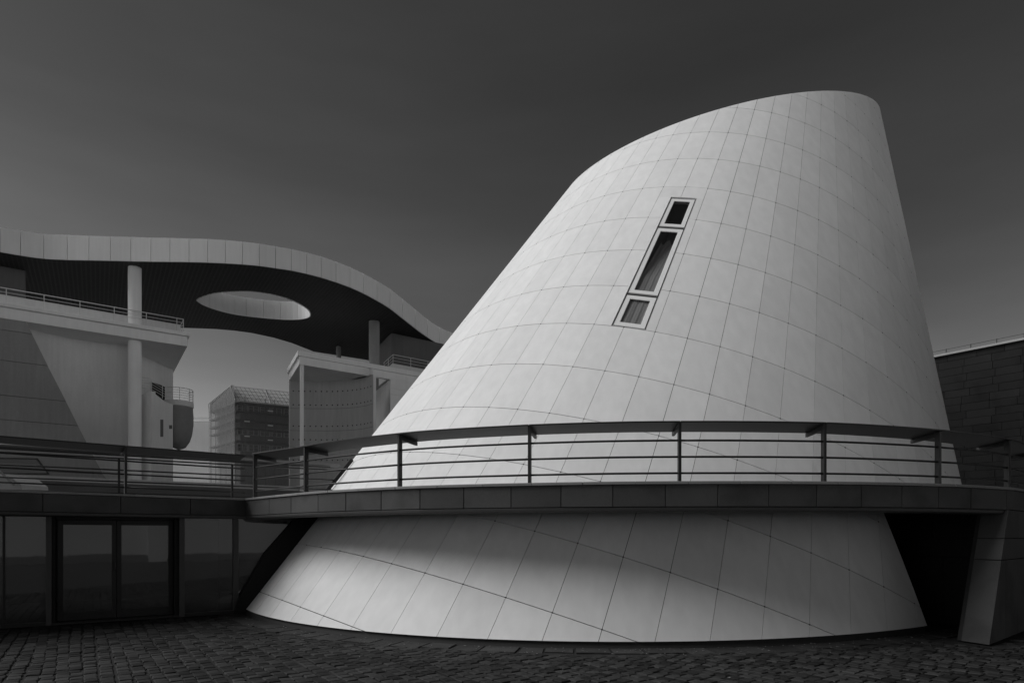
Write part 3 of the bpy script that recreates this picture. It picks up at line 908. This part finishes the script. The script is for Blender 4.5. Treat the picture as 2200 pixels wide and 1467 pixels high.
def endslab(x0, x1, d0, z0, z1, name, material):
    """slab whose right end follows the oblique end of the terrace"""
    e = Vector((-30.8, 56.7, 0)) - Vector((-25.2, 48.45, 0))
    a, b = tp(x0, d0, z0), tp(x1, d0, z0)
    mb = MB(); mb.prism([a, b, b + e, a + TI * 9.0], (0, 0, z1 - z0)); return mb.build(name, material, tb, bevel=.01)
endslab(-260, 408, 0.0, TOP - .26, TOP, 'coping', M['stucco'])
endslab(-260, 402.5, .30, SOF, TOP - .262, 'roof_slab', M['stucco'])
slab(-260, 388, 1.25, 1.45, TOP, 18.28, 'parapet', M['concrete'])
# leaning front wall in horizontal lifts
edge_px = [(55, 689.5), (102, 785), (141, 861), (167, 913.6), (183, 948), (204, 984), (230, 1037)]
zs = [SOF - .01] + [tz(0, y, .35) for y in (708, 773.5, 848.5, 901, 955, 1008)] + [PODZ - 1.2]
ez = [(tz(x, y, .35), x) for x, y in edge_px]
def edge_at(z):
    for (za, xa), (zb, xb) in zip(ez, ez[1:]):
        if z >= zb: return xa + (xb - xa) * (z - za) / (zb - za)
    return ez[-1][1] + (ez[-1][0] - z) * 30
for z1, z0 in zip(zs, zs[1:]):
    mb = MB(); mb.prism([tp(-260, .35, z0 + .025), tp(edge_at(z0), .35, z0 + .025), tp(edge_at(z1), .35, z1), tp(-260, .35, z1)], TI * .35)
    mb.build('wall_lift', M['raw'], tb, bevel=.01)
mb = MB(); mb.prism([tp(-260, .45, PODZ - 1), tp(edge_at(PODZ) - 4, .45, PODZ - 1), tp(52, .45, SOF), tp(-260, .45, SOF)], TI * .2); mb.build('wall_core', M['dark'], tb)
# slanting window low in the leaning wall
q = [tp(x, .30, tz(x, y, .30)) for x, y in ((-120, 1019), (107, 1019), (81, 984), (-120, 981))]
sw = MB().prism(q, TI * -.02).build('slanted_window', M['alu'], tb)
q = [tp(x, .275, tz(x, y, .275)) for x, y in ((-120, 1016), (101, 1016), (78, 987), (-120, 984))]
MB().add(q, [(0, 1, 2, 3)]).build('pane', M['dglass'], sw, fix=False)
# curved recessed wall
cw = [(20, 1.6), (60, 2.0), (100, 2.55), (145, 2.95), (190, 3.1), (235, 2.95), (262, 2.7), (277, 2.45)]
A = [tp(x, d, PODZ - 1) for x, d in cw]; B = [tp(x, d, SOF) for x, d in cw]
MB().strip(A, B, [q + TI * .3 for q in B], [q + TI * .3 for q in A]).build('recessed_wall', M['concrete'], tb, smooth=math.radians(40))
colc = tp(289.5, 1.25, 0)
for z0, z1 in ((PODZ - .5, SOF + .002), (TOP - .002, 22.02)):
    MB().lathe(level(colc, 0), [(.0, z0), (.455, z0), (.455, (z0 + z1) / 2), (.455, z1), (0, z1)], 40).build('column', M['stucco'], tb, smooth=math.radians(40))
# walls behind and right of the column
def wq(x0, Z0, x1, Z1, z0, z1, th, name, material, parent=tb):
    a, b = level(P(x0, 1000, Z0), z0), level(P(x1, 1000, Z1), z0); n = Vector((-(b - a).y, (b - a).x, 0)).normalized()
    mb = MB(); mb.hexa([a, b, b + n * th, a + n * th], [level(a, z1), level(b, z1), level(b + n * th, z1), level(a + n * th, z1)])
    return mb.build(name, material, parent, bevel=.01)
wq(276, 49.5, 372, 55.5, PODZ - 1, SOF, .35, 'rear_wall', M['concrete'])
ww = wq(327, 52.3, 354.5, 53.9, 12.4, 14.5, .02, 'doorway', M['dark'])
wq(303, 50.6, 325.5, 49.3, PODZ - 1, 13.05, .3, 'stair_wall', M['concrete'])
a, b = P(325.5, 1000, 49.3), P(371.5, 1000, 51.0)
mb = MB(); n = Vector((-(b - a).y, (b - a).x, 0)).normalized(); q = a.lerp(b, .62)
mb.prism([level(a, PODZ - 1), level(b, PODZ - 1), level(b, 12.35), level(q, 12.45), level(a, 13.05)], n * .3); wl = mb.build('stair_wall', M['concrete'], tb)
for x, y0, y1 in ((347.5, 901, 938), (366.5, 913, 921)):
    k0, k1 = (x - 3.2), (x + 3.2)
    def on(xp, z):
        k = (xp - CX) / F; d_ = b - a; t = (k * a.y - a.x) / (d_.x - k * d_.y); return level(a + d_ * t, z) - n * .012
    zz = lambda y, xp: EYE + (HY - y) / F * on(xp, 0).y
    mb = MB(); mb.prism([on(k0, zz(y1, k0)), on(k1, zz(y1, k1)), on(k1, zz(y0, k1)), on(k0, zz(y0, k0))], n * .011); mb.build('slit_opening', M['brick'], tb)
bc = level(P(384, 1000, 52.2), 0)
mb = MB(); mb.lathe(bc, [(0, 12.74), (1.00, 12.74), (1.08, 12.80), (1.12, 12.80), (1.12, 12.38), (1.05, 12.34)], 36); mb.build('balcony', M['concrete'], tb, smooth=math.radians(35))
mb = MB(); mb.lathe(bc, [(1.06, 12.36), (1.11, 11.6), (1.10, 10.9), (1.00, 10.1), (.82, 9.5), (.5, 9.0), (0, 8.8)], 36); mb.build('balcony_shell', M['shellc'], tb, smooth=True)
# stair and balcony railing
br = empty('balcony_railing', level(bc, 12.8), 'pale rail with five bars round the small round balcony beside the column', 'railing')
path = [P(303, 811, 50.6), P(325, 814, 49.4), P(349, 828, 50.2)]
ring_ = [bc + Vector((1.07 * math.cos(t), 1.07 * math.sin(t), 13.80)) for t in np.radians(np.linspace(-118, 75, 14))]
path += ring_
for k in range(5):
    MB().tube([q - Vector((0, 0, .20 * k)) for q in path], .030 if k == 0 else .017, 6).build('rail', M['railw'], br)
for q in (path[0], path[1], path[2], ring_[0], ring_[4], ring_[7], ring_[10]):
    MB().tube([q, q - Vector((0, 0, 1.02))], .026, 6).build('post', M['railw'], br)
# terrace railing
tr = empty('terrace_railing', tp(200, .5, TOP), 'thin pale railing along the roof terrace under the flying roof', 'railing')
pxs = [-140, -64, 13.6, 94.6, 171.8, 245.4, 314.3, 380, 394]
for x in pxs:
    MB().tube([tp(x, .5, TOP), tp(x, .5, 18.52)], .028, 6).build('post', M['railw'], tr)
for h, r in ((18.52, .034), (18.24, .018), (17.98, .018), (17.5, .018)):
    e = tp(394, .5, h)
    MB().tube([tp(-140, .5, h), e, e + TI * 1.6], r, 6).build('rail', M['railw'], tr)
# penthouse wall under the flying roof
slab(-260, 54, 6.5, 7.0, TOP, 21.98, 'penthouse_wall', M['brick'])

# podium below the far buildings
mb = MB(); mb.prism([tp(-420, -4.0, 0), tp(420, -4.0, 0), Vector((-6, 58, 0)), Vector((6, 74, 0)), Vector((-70, 110, 0)), Vector((-90, 60, 0))], (0, 0, PODZ - .6))
tag(mb.build('podium', M['podium']), 'stone podium under the far concrete buildings', kind='structure')
mb = MB(); mb.prism([tp(-420, -3.7, PODZ - .6), tp(640, -3.7, PODZ - .6), tp(640, -3.4, PODZ - .6), tp(-420, -3.4, PODZ - .6)], (0, 0, .35))
tag(mb.build('parapet_wall', M['concrete_d']), 'low pale parapet wall seen through the bars of the left railing', 'wall')

# ------------------------------------------------------------------ flying roof with an oval opening
RZ = 22.0
front_px = [(0, 541), (44, 548.6), (94, 555.4), (144.5, 558), (191, 558.9), (237, 559.8), (281, 560.9), (324, 561.7), (365, 562.2), (406, 562.8), (446, 563.8), (484, 565.6), (521, 567.8), (557, 571),
            (592, 576), (626, 581), (659, 588), (690, 596), (722, 606), (752, 617), (781, 630), (810, 645.5), (838, 662.5), (865, 683.5), (892, 705), (918, 724), (944, 740), (968, 752)]
top_px = [487, 492.7, 500, 501.4, 504.4, 506, 507, 509, 510, 512, 513, 516, 520, 525, 531, 537.5, 544.6, 553.2, 564.3, 576, 589.6, 604.3, 619.7, 639.8, 660.7, 682.8, 700, 709]
fr = [G(x, y, RZ) for x, y in front_px]
ft_ = [EYE + (HY - ty) / F * p.y for p, ty in zip(fr, top_px)]
pre = [fr[0] + Vector((-1.55 * k, -.75 * k - .06 * k * k, 0)) for k in range(5, 0, -1)]
post = [fr[-1] + Vector((1.2 * k, 2.0 * k, 0)) for k in range(1, 8)]
fr_all = pre + fr + post
tops = [ft_[0]] * 5 + ft_ + [ft_[-1]] * 7
tops = [RZ + 1.72 + .5 * (t - RZ - 1.72) for t in tops]
back_px = [(674, 756), (661.6, 751), (627, 737.5), (588, 726), (541, 716), (504, 711), (463.5, 707.5), (425, 706), (395, 705), (360, 704.5)]
bk = [G(x, y, RZ) for x, y in back_px]
bk = [bk[0] + Vector((14, 12, 0)), bk[0] + Vector((5, 3.2, 0))] + bk + [bk[-1] + Vector((-14, -2, 0)), bk[-1] + Vector((-30, -6, 0))]
outline = fr_all + bk
hole_px = [(424, 646), (427, 642.5), (436, 638.2), (463.5, 630.4), (504, 627), (541, 627.2), (578, 632), (615, 641.5), (645, 655), (661, 666), (665.5, 675), (661.6, 682), (639.5, 686.3), (603, 686.2), (566, 683), (529, 679), (503, 675), (477, 669), (450, 660.5), (433, 653)]
hole = [G(x, y, RZ) for x, y in hole_px]
hole = catmull(hole + [hole[0]], 3)[:-1]
wr = empty('flying_roof', level(sum(fr, Vector()) / len(fr), RZ), 'big wavy roof with pale edge panels and an oval opening over the terrace', 'roof')
fine = catmull([level(p, t) for p, t in zip(fr_all, tops)], 4)
for k in range(len(fr_all) - 1):
    q = [p.copy() for p in fine[4 * k:4 * k + 5]]
    q[0] = q[0].lerp(q[1], .045); q[-1] = q[-1].lerp(q[-2], .045)
    nn = [inward(q, j) for j in range(5)]
    MB().strip([level(p, RZ) for p in q], list(q), [p + n * .1 for p, n in zip(q, nn)], [level(p + n * .1, RZ) for p, n in zip(q, nn)]).build('fascia_panel', M['roofp'], wr, smooth=math.radians(30))
outline = [level(p, RZ) for p in fine] + bk
nfine = len(fine)
for k in range(0, len(hole)):
    if k % 3: continue
    q = [hole[(k + j) % len(hole)] for j in range(4)]
    cen = sum(hole, Vector()) / len(hole)
    A = []; 
    for j, p in enumerate(q):
        e = p.copy()
        if j == 0: e = p.lerp(q[1], .03)
        if j == 3: e = p.lerp(q[2], .03)
        A.append(e)
    outv = [(p - cen).normalized() * .1 for p in A]
    MB().strip([level(p, RZ - .0) for p in A], [level(p, RZ + 1.72) for p in A], [level(p + o, RZ + 1.72) for p, o in zip(A, outv)], [level(p + o, RZ) for p, o in zip(A, outv)]).build('opening_panel', M['roofp'], wr)
def ring_face(z, name, material, z2, shrink):
    bm = bmesh.new(); ed = []
    n = len(outline)
    outl = [level(p + (inward(outline, i) * shrink if 0 < i < nfine - 1 else Vector()), 0) for i, p in enumerate(outline)]
    cen = sum(hole, Vector()) / len(hole)
    hol = [level(p + (p - cen).normalized() * .11, 0) for p in hole]
    for loop in (outl, hol):
        vs = [bm.verts.new(level(p, z)) for p in loop]
        ed += [bm.edges.new((vs[i], vs[(i + 1) % len(vs)])) for i in range(len(vs))]
    bmesh.ops.triangle_fill(bm, use_beauty=True, edges=ed)
    if z2 != z:
        r = bmesh.ops.extrude_face_region(bm, geom=bm.faces[:])
        bmesh.ops.translate(bm, verts=[v for v in r['geom'] if isinstance(v, bmesh.types.BMVert)], vec=(0, 0, z2 - z))
    bmesh.ops.recalc_face_normals(bm, faces=bm.faces)
    me = bpy.data.meshes.new(name); bm.to_mesh(me); bm.free(); me.materials.append(material)
    link(bpy.data.objects.new(name, me), wr, (0, 0, 0))
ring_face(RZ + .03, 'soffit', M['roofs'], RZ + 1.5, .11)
# slats under the soffit
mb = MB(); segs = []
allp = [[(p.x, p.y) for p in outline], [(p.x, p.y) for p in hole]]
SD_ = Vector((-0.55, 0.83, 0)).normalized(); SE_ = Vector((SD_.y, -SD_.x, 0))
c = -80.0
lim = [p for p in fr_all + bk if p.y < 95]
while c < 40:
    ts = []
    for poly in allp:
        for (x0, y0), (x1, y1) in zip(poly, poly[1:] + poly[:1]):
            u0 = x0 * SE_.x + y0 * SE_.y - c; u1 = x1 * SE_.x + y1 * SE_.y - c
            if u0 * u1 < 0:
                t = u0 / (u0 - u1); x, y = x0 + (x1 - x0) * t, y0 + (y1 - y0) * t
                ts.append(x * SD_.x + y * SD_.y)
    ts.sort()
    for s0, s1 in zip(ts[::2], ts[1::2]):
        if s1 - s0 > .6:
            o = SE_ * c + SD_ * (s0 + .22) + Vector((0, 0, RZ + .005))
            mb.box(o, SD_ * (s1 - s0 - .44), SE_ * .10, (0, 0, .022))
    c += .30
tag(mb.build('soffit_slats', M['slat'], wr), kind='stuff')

# ------------------------------------------------------------------ pavilion in the middle distance
V0 = P(639.7, 752.3, 15.7 * F / (HY - 752.3)); VD = P(904.8, 800, 15.7 * F / (HY - 800)) - V0; VD.z = 0; VD.normalize()
VE = G(616.4, 793, 17.4) - V0; VE.z = 0; VL = VE.length; VE.normalize()
def vp(xp, d, z):
    o = V0 + VE * d; k = (xp - CX) / F; t = (k * o.y - o.x) / (VD.x - k * VD.y); return level(o + VD * t, z)
pv = empty('pavilion', vp(740, 3, 4), 'pale concrete pavilion with slender corner column and concave wall beyond the railing', 'building')
TOPV, B1V, B2V = 17.40, 16.97, 16.28
vr = VD * 22
def frame_l(z0, z1, inset, name, material, th):
    o = level(V0, z0) + VD * inset + VE * inset
    mb = MB(); mb.box(o, VD * 22, VE * th, (0, 0, z1 - z0)); mb.build(name, material, pv, bevel=.01)
    mb = MB(); mb.box(o + VE * (th + .002), VD * th, VE * (VL - th - inset), (0, 0, z1 - z0)); mb.build(name, material, pv, bevel=.01)
frame_l(B1V, TOPV, 0, 'coping', M['stucco'], .5)
frame_l(B2V, B1V - .002, .16, 'fascia_beam', M['stucco'], .4)
# soffit, only over the concave wall, and roof
c_px = [(621.8, 816.6), (640, 817.3), (659, 817.6), (686, 818), (714, 818), (740, 816.9), (763, 814.6), (784, 810.5), (801.7, 804.8)]
cwv = catmull([G(x, y, B2V) for x, y in c_px], 4)
so = [vp(645, .57, B2V + .02), vp(801, .57, B2V + .02)] + [level(q, B2V + .02) for q in reversed(cwv)]
MB().prism(so, (0, 0, .6)).build('roof_slab', M['stucco'], pv)
A = [level(q, 3.5) for q in cwv]; B = [level(q, B2V + .01) for q in cwv]
MB().strip(A, B, [q + VE * .3 for q in B], [q + VE * .3 for q in A]).build('concave_wall', M['concrete_d'], pv, smooth=math.radians(40))
mb = MB(); WS = arclen(cwv)
for yy in (840, 869.5, 915, 944, 988):
    zz = EYE + (HY - yy) / F * 59.0
    s = .35
    while s < WS[-1] - .3:
        p, i_ = at_s(cwv, WS, s)
        nn = -i_
        mb.tube([level(p, zz) + nn * .0, level(p, zz) + nn * .012], .065, 8); s += .52
tag(mb.build('tie_holes', M['dark'], pv), kind='stuff')
for yy in (877.5, 925, 960):
    zz = EYE + (HY - yy) / F * 59.0
    mb = MB(); q = [(p, -inward(cwv, i)) for i, p in enumerate(cwv)]
    mb.strip([level(p, zz) for p, n in q], [level(p, zz + .03) for p, n in q], [level(p + n * .006, zz + .03) for p, n in q], [level(p + n * .006, zz) for p, n in q])
    mb.build('wall_joint', M['brick'], pv)
MB().lathe(vp(648.6, .40, 0), [(0, 3.5), (.165, 3.5), (.165, B2V), (0, B2V)], 24).build('column', M['stucco'], pv, smooth=math.radians(40))
mb = MB(); p0, p1 = vp(801.9, .17, 3.5), vp(808, .17, 3.5); mb.hexa([p0, p1, p1 + VE * .35, p0 + VE * .35], [level(p0, B2V), level(p1, B2V), level(p1 + VE * .35, B2V), level(p0 + VE * .35, B2V)]); mb.build('pier', M['stucco'], pv, bevel=.01)
p1 = vp(838.5, .18, 3.5); p0 = p1 + VE * 6.5
zb = EYE + (HY - 826.5) / F * p0.y
mb = MB(); mb.prism([p1, p0, level(p0, B2V - .05), level(p1, B2V - .01)], VD * .3); mb.build('side_wall', M['concrete_d'], pv)
mb = MB(); q0, q1 = vp(838.6, .17, 3.5), vp(1010, .17, 3.5)
zz = [3.5, tz(850, 870, 0) * 0 + 12.2, 14.9, 15.45, B2V - .002]
for z0, z1 in zip(zz, zz[1:]):
    MB().hexa([level(q0, z0 + .015), level(q1, z0 + .015), level(q1 + VE * .3, z0 + .015), level(q0 + VE * .3, z0 + .015)],
              [level(q0, z1), level(q1, z1), level(q1 + VE * .3, z1), level(q0 + VE * .3, z1)]).build('wall_lift', M['stucco'], pv)
# lower storeys of the pavilion, seen between the bars
# terrace box with railing on the pavilion
mb = MB(); a = P(843, 800, 61.0); a = level(a, TOPV - .1); mb.box(a, VD * 9, VE * 5, (0, 0, 1.15)); mb.build('parapet', M['concrete'], pv, bevel=.01)
pr_ = empty('pavilion_railing', level(a, TOPV + 1.0), 'thin pale railing on the parapet of the pavilion roof beside the cone', 'railing')
za = 19.35
for k in range(5):
    q = level(a, TOPV + 1.0) + VD * (.1 + 1.95 * k) + VE * .1; MB().tube([q, level(q, za)], .03, 6).build('post', M['railw'], pr_)
for k in (1, 2):
    q = level(a, TOPV + .3) + VD * .1 + VE * (.1 + 1.6 * k); MB().tube([q, level(q, za)], .03, 6).build('post', M['railw'], pr_)
for h in (za, za - .3, za - .6):
    q = level(a, h) + VD * .1 + VE * .1; MB().tube([q + VE * 3.3, q, q + VD * 8], .035 if h == za else .02, 6).build('rail', M['railw'], pr_)
# columns and penthouse under the roof
for xp_, Z, r in ((804, 59.6, .50), (727.5, 67.5, .26)):
    p = P(xp_, 700, Z); MB().lathe(level(p, 0), [(0, TOPV - .3), (r, TOPV - .3), (r, RZ + .02), (0, RZ + .02)], 32).build('column', M['raw'], pv, smooth=math.radians(40))  # darker concrete on these columns stands in for the shade under the roof
c = level(P(841, 800, 62.6), TOPV - .2)
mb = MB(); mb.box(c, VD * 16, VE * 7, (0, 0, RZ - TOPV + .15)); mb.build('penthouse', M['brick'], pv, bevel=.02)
MB().prism([level(V0 + VD * .6 + VE * .6, TOPV - .6), level(V0 + VD * 21 + VE * .6, TOPV - .6), level(V0 + VD * 21 + VE * (VL + 3), TOPV - .6), level(V0 + VD * 12.0 + VE * (VL + 3), TOPV - .6), level(V0 + VD * 11.2 + VE * .6, TOPV - .6)], (0, 0, .5)).build('roof_slab', M['concrete'], pv)

# ------------------------------------------------------------------ apartment block wrapped in scaffolding
k0 = P(505, 859, 75.0); k1 = level(P(621, 870, 78.0), 0); k2 = level(P(446, 885, 82.0), 0)
KD = (k1 - level(k0, 0)).normalized(); KE = (k2 - level(k0, 0)).normalized(); K0 = level(k0, 0); EV = 17.9
apt = empty('apartment_block', K0, 'grey apartment block behind scaffolding in the gap between the concrete buildings', 'building')
mb = MB(); mb.box(K0 + KD * .9 + KE * .9, KD * 22, KE * 9, (0, 0, EV - .2)); mb.build('wall', M['aptw'], apt)
mb = MB(); mb.box(K0 + KD * .7 + KE * .7 + Vector((0, 0, EV - .19)), KD * 22.4, KE * 9.4, (0, 0, .15)); mb.build('roof', M['podium'], apt)
def kp(xp):
    k = (xp - CX) / F; t = (k * K0.y - K0.x) / (KD.x - k * KD.y); return t
fl = [(865.5, 880.5), (913, 930), (950, 966)]
for yi, (y0, y1) in enumerate(fl):
    for xp_ in (527, 551, 576, 601, 627, 655):
        t = kp(xp_); w = .62
        zz0, zz1 = [EYE + (HY - y) / F * 75.0 for y in (y1, y0)]
        o = K0 + KD * (t - w) + KE * .88
        mb = MB()
        for a, b, c, d in ((0, .1, 0, 1), (.9, 1, 0, 1), (.45, .55, 0, 1), (.1, .9, 0, .06), (.1, .9, .94, 1), (.1, .9, .5, .55)):
            mb.box(o + KD * (2 * w * a) + Vector((0, 0, zz0 + (zz1 - zz0) * c)), KD * (2 * w * (b - a)), KE * .06, (0, 0, (zz1 - zz0) * (d - c)))
        f_ = mb.build('window', M['concrete'], apt)
        mb = MB(); mb.box(o + KE * .03 + Vector((0, 0, zz0)), KD * 2 * w, KE * .02, (0, 0, zz1 - zz0)); mb.build('pane', M['dark'], f_)
sc = empty('scaffolding', K0, 'tall scaffolding with netting and white sheeted top round the grey apartment block', 'scaffolding')
levels = [EYE + (HY - y) / F * 75.0 for y in (862, 881, 900, 917, 945, 975)]
tubes = [(K0 + KD * t, KD) for t in (0, 1.1, 3.4, 4.5, 7.2, 8.4, 10.8, 13.5)] + [(K0 + KE * t, KE) for t in (1.2, 3.0, 4.8, 6.6, 8.4)]
for p, _ in tubes:
    MB().tube([level(p, 4.0), level(p, EV + .5)], .05, 5).build('standard', M['tubes'], sc)
for z in levels:
    MB().tube([level(K0, z), level(K0 + KD * 15, z)], .05, 5).build('ledger', M['tubes'], sc)
    MB().tube([level(K0, z), level(K0 + KE * 9, z)], .05, 5).build('ledger', M['tubes'], sc)
    mb = MB(); mb.box(level(K0 + KD * .1 + KE * .1, z - .12), KD * 15, KE * .7, (0, 0, .07)); mb.build('walk_board', M['podium'], sc)
    mb = MB(); mb.box(level(K0 + KE * .85 + KD * .1, z - .12), KE * 8.2, KD * .7, (0, 0, .07)); mb.build('walk_board', M['podium'], sc)
mb = MB(); mb.add([level(K0 - KE * .08, 3), level(K0 + KD * 15 - KE * .08, 3), level(K0 + KD * 15 - KE * .08, EV), level(K0 - KE * .08, EV)], [(0, 1, 2, 3)]); mb.build('netting', M['net'], sc)
mb = MB(); mb.add([level(K0 - KD * .08, 3), level(K0 + KE * 9 - KD * .08, 3), level(K0 + KE * 9 - KD * .08, EV + .4), level(K0 - KD * .08, EV + 1.9)], [(0, 1, 2, 3)]); mb.build('netting', M['net'], sc)
for xp_, yp_ in ((530, 904), (580, 909), (530, 936), (580, 941), (580, 877)):
    t = kp(xp_); z = EYE + (HY - yp_) / F * 75.2
    mb = MB(); mb.box(level(K0 + KD * (t - .3) - KE * .14, z - .06), KD * .6, KE * .03, (0, 0, .13)); mb.build('board', M['sign'], sc)
# sheeted top leaning back, with its lattice
zt = EV + 1.95
def lat(t, v, d=0.0):
    return level(K0 + KD * t + KE * (1.7 * v - d), EV - .05 + (zt - EV + .05) * v)
sh = [lat(0.1, 0), lat(15, 0), lat(15, 1), lat(.1, 1)]
MB().add(sh, [(0, 1, 2, 3)]).build('sheeting', M['sheet'], sc, fix=False)
mb = MB(); nb = 30
for i in range(nb):
    t = .1 + i * .5; mb.tube([lat(t + .45, 0, .05), lat(t, 1, .05)], .022, 5)
    mb.tube([lat(t, 0, .03), lat(t + .9, .5, .03)], .010, 4); mb.tube([lat(t + .5, 0, .03), lat(t + 1.4, .5, .03)], .010, 4)
for v in (0, .25, .5, .75, 1):
    mb.tube([lat(0, v, .06), lat(15, v, .06)], .022, 5)
for t in (0, 4.0, 8.2, 12.4):
    mb.tube([lat(t, 0, .1), lat(t, 1, .1)], .07, 6)
tag(mb.build('roof_lattice', M['steel2'], sc), kind='stuff')
mb = MB()
p_ = [level(K0 + KD * .1, EV), level(K0 + KE * 9 + KD * .1, EV - .3), level(K0 + KE * 9 + KD * .1, EV + .9), level(K0 + KE * 1.0 + KD * .1, zt)]
mb.prism(p_, KD * .04); mb.build('sheeting', M['net'], sc)
mb = MB()
for t in np.linspace(.5, 9, 18): mb.tube([level(K0 + KE * t, EV - 1.0), level(K0 + KE * (t + .35), EV + .95 + (1 - t / 9) * .9)], .03, 5)
mb.tube([level(K0 + KE * 1.0, zt), level(K0 + KE * 9, EV + .95)], .05, 5)
tag(mb.build('side_lattice', M['tubes'], sc), kind='stuff')
# pale low block far behind
fb = empty('far_block', P(425, 1000, 92), 'pale plain block far behind between balcony and scaffolding', 'building')
a, b = level(P(330, 1000, 92), 3), level(P(520, 1000, 92), 3); zt_ = EYE + (HY - 905.5) / F * 92
MB().box(a, b - a, (0, 8, 0), (0, 0, zt_ - 3)).build('wall', M['stucco'], fb)
MB().box(level(a, zt_ + .12) + Vector((0, .4, 0)), b - a, (0, 8, 0), (0, 0, .6)).build('parapet', M['stucco'], fb)
MB().box(level(a, zt_) + Vector((0, .5, 0)), b - a, (0, 7, 0), (0, 0, .12)).build('shadow_joint', M['brick'], fb)

# stair flank at the far left, between the bars
sf = empty('stair_flank', P(20, 1050, 17.5), 'sloping concrete flank of a small stair seen through the left railing', 'stair')
q = [P(x, y, 17.5) for x, y in ((-60, 1052), (46, 1052), (45, 1041), (19, 1021), (-60, 1018))]
MB().prism(q, (.1, .9, 0)).build('flank', M['raw'], sf, bevel=.01)
MB().tube([P(-60, 985, 17.4), P(-10, 1003, 17.4), P(30, 1041, 17.4)], .03, 6).build('handrail', M['steel2'], sf)
# long hall across the square, mirrored in the glass front
oh = empty('opposite_hall', (0, -22, 0), 'long pale hall across the square, mirrored in the shop glass', 'building')
h0 = Vector((11, -12.5, 0)) - U * 46; hn = Vector((U.y, -U.x, 0))
MB().box(h0, U * 56, hn * 10, (0, 0, 7)).build('wall', M['hall'], oh)
MB().box(h0 - hn * .3 + Vector((0, 0, 7.01)), U * 56, hn * 10.6, (0, 0, .5)).build('roof', M['concrete_d'], oh)
for k in range(5):
    MB().box(h0 - hn * .25 + U * (3 + 11 * k), U * 1.2, hn * .248, (0, 0, 7)).build('pilaster', M['hall'], oh)
for k in range(14):
    o_ = h0 - hn * .03 + U * (5.2 + 3.6 * k)
    MB().box(o_ + Vector((0, 0, 3.1)), U * 1.5, hn * .02, (0, 0, 2.0)).build('window', M['raw'], oh)
# grit and leaf scraps lying along the edging and between the cobbles
mb = MB()
for k in range(420):
    if k < 260: c = foot_out(rng.uniform(-5.5, 11.5), abs(rng.normal()) * .28 + .06, .003)
    else:
        c = D1 * rng.uniform(-8, 10) + D2 * rng.uniform(1, 13); c = Vector((c.x, c.y, .006))
        if c.y < 6.9 or foot_gap(c) < .5 or (c - Q0).dot(N) < .2 or ((c - AB0).dot(ABN) < .2 and c.x > 6): continue
    r = rng.uniform(.006, .018); a = rng.uniform(0, 6.28)
    q = [c + Vector((math.cos(a + t) * r * w, math.sin(a + t) * r * w, rng.uniform(0, .004))) for t, w in ((0, 1.4), (1.5, .7), (3.1, 1.3), (4.6, .7))]
    mb.prism(q, (0, 0, .004))
tag(mb.build('grit', M['grit']), 'scattered grit and leaf scraps on the cobbles and edging', kind='stuff')
for k in range(3):
    MB().box(h0 + U * 20 + hn * (-.9 + .3 * k), U * 14, hn * .3, (0, 0, .16 * (k + 1))).build('step', M['concrete_d'], oh)
MB().box(h0 - hn * .05 + U * .5, U * 19.4, hn * .04, (0, 0, .5)).build('plinth', M['podium'], oh)
MB().box(h0 - hn * .05 + U * 34.2, U * 21, hn * .04, (0, 0, .5)).build('plinth', M['podium'], oh)
MB().box(h0 - hn * .04 + U * 24, U * 5, hn * .03, (0, 0, 2.9)).build('entrance', M['raw'], oh)
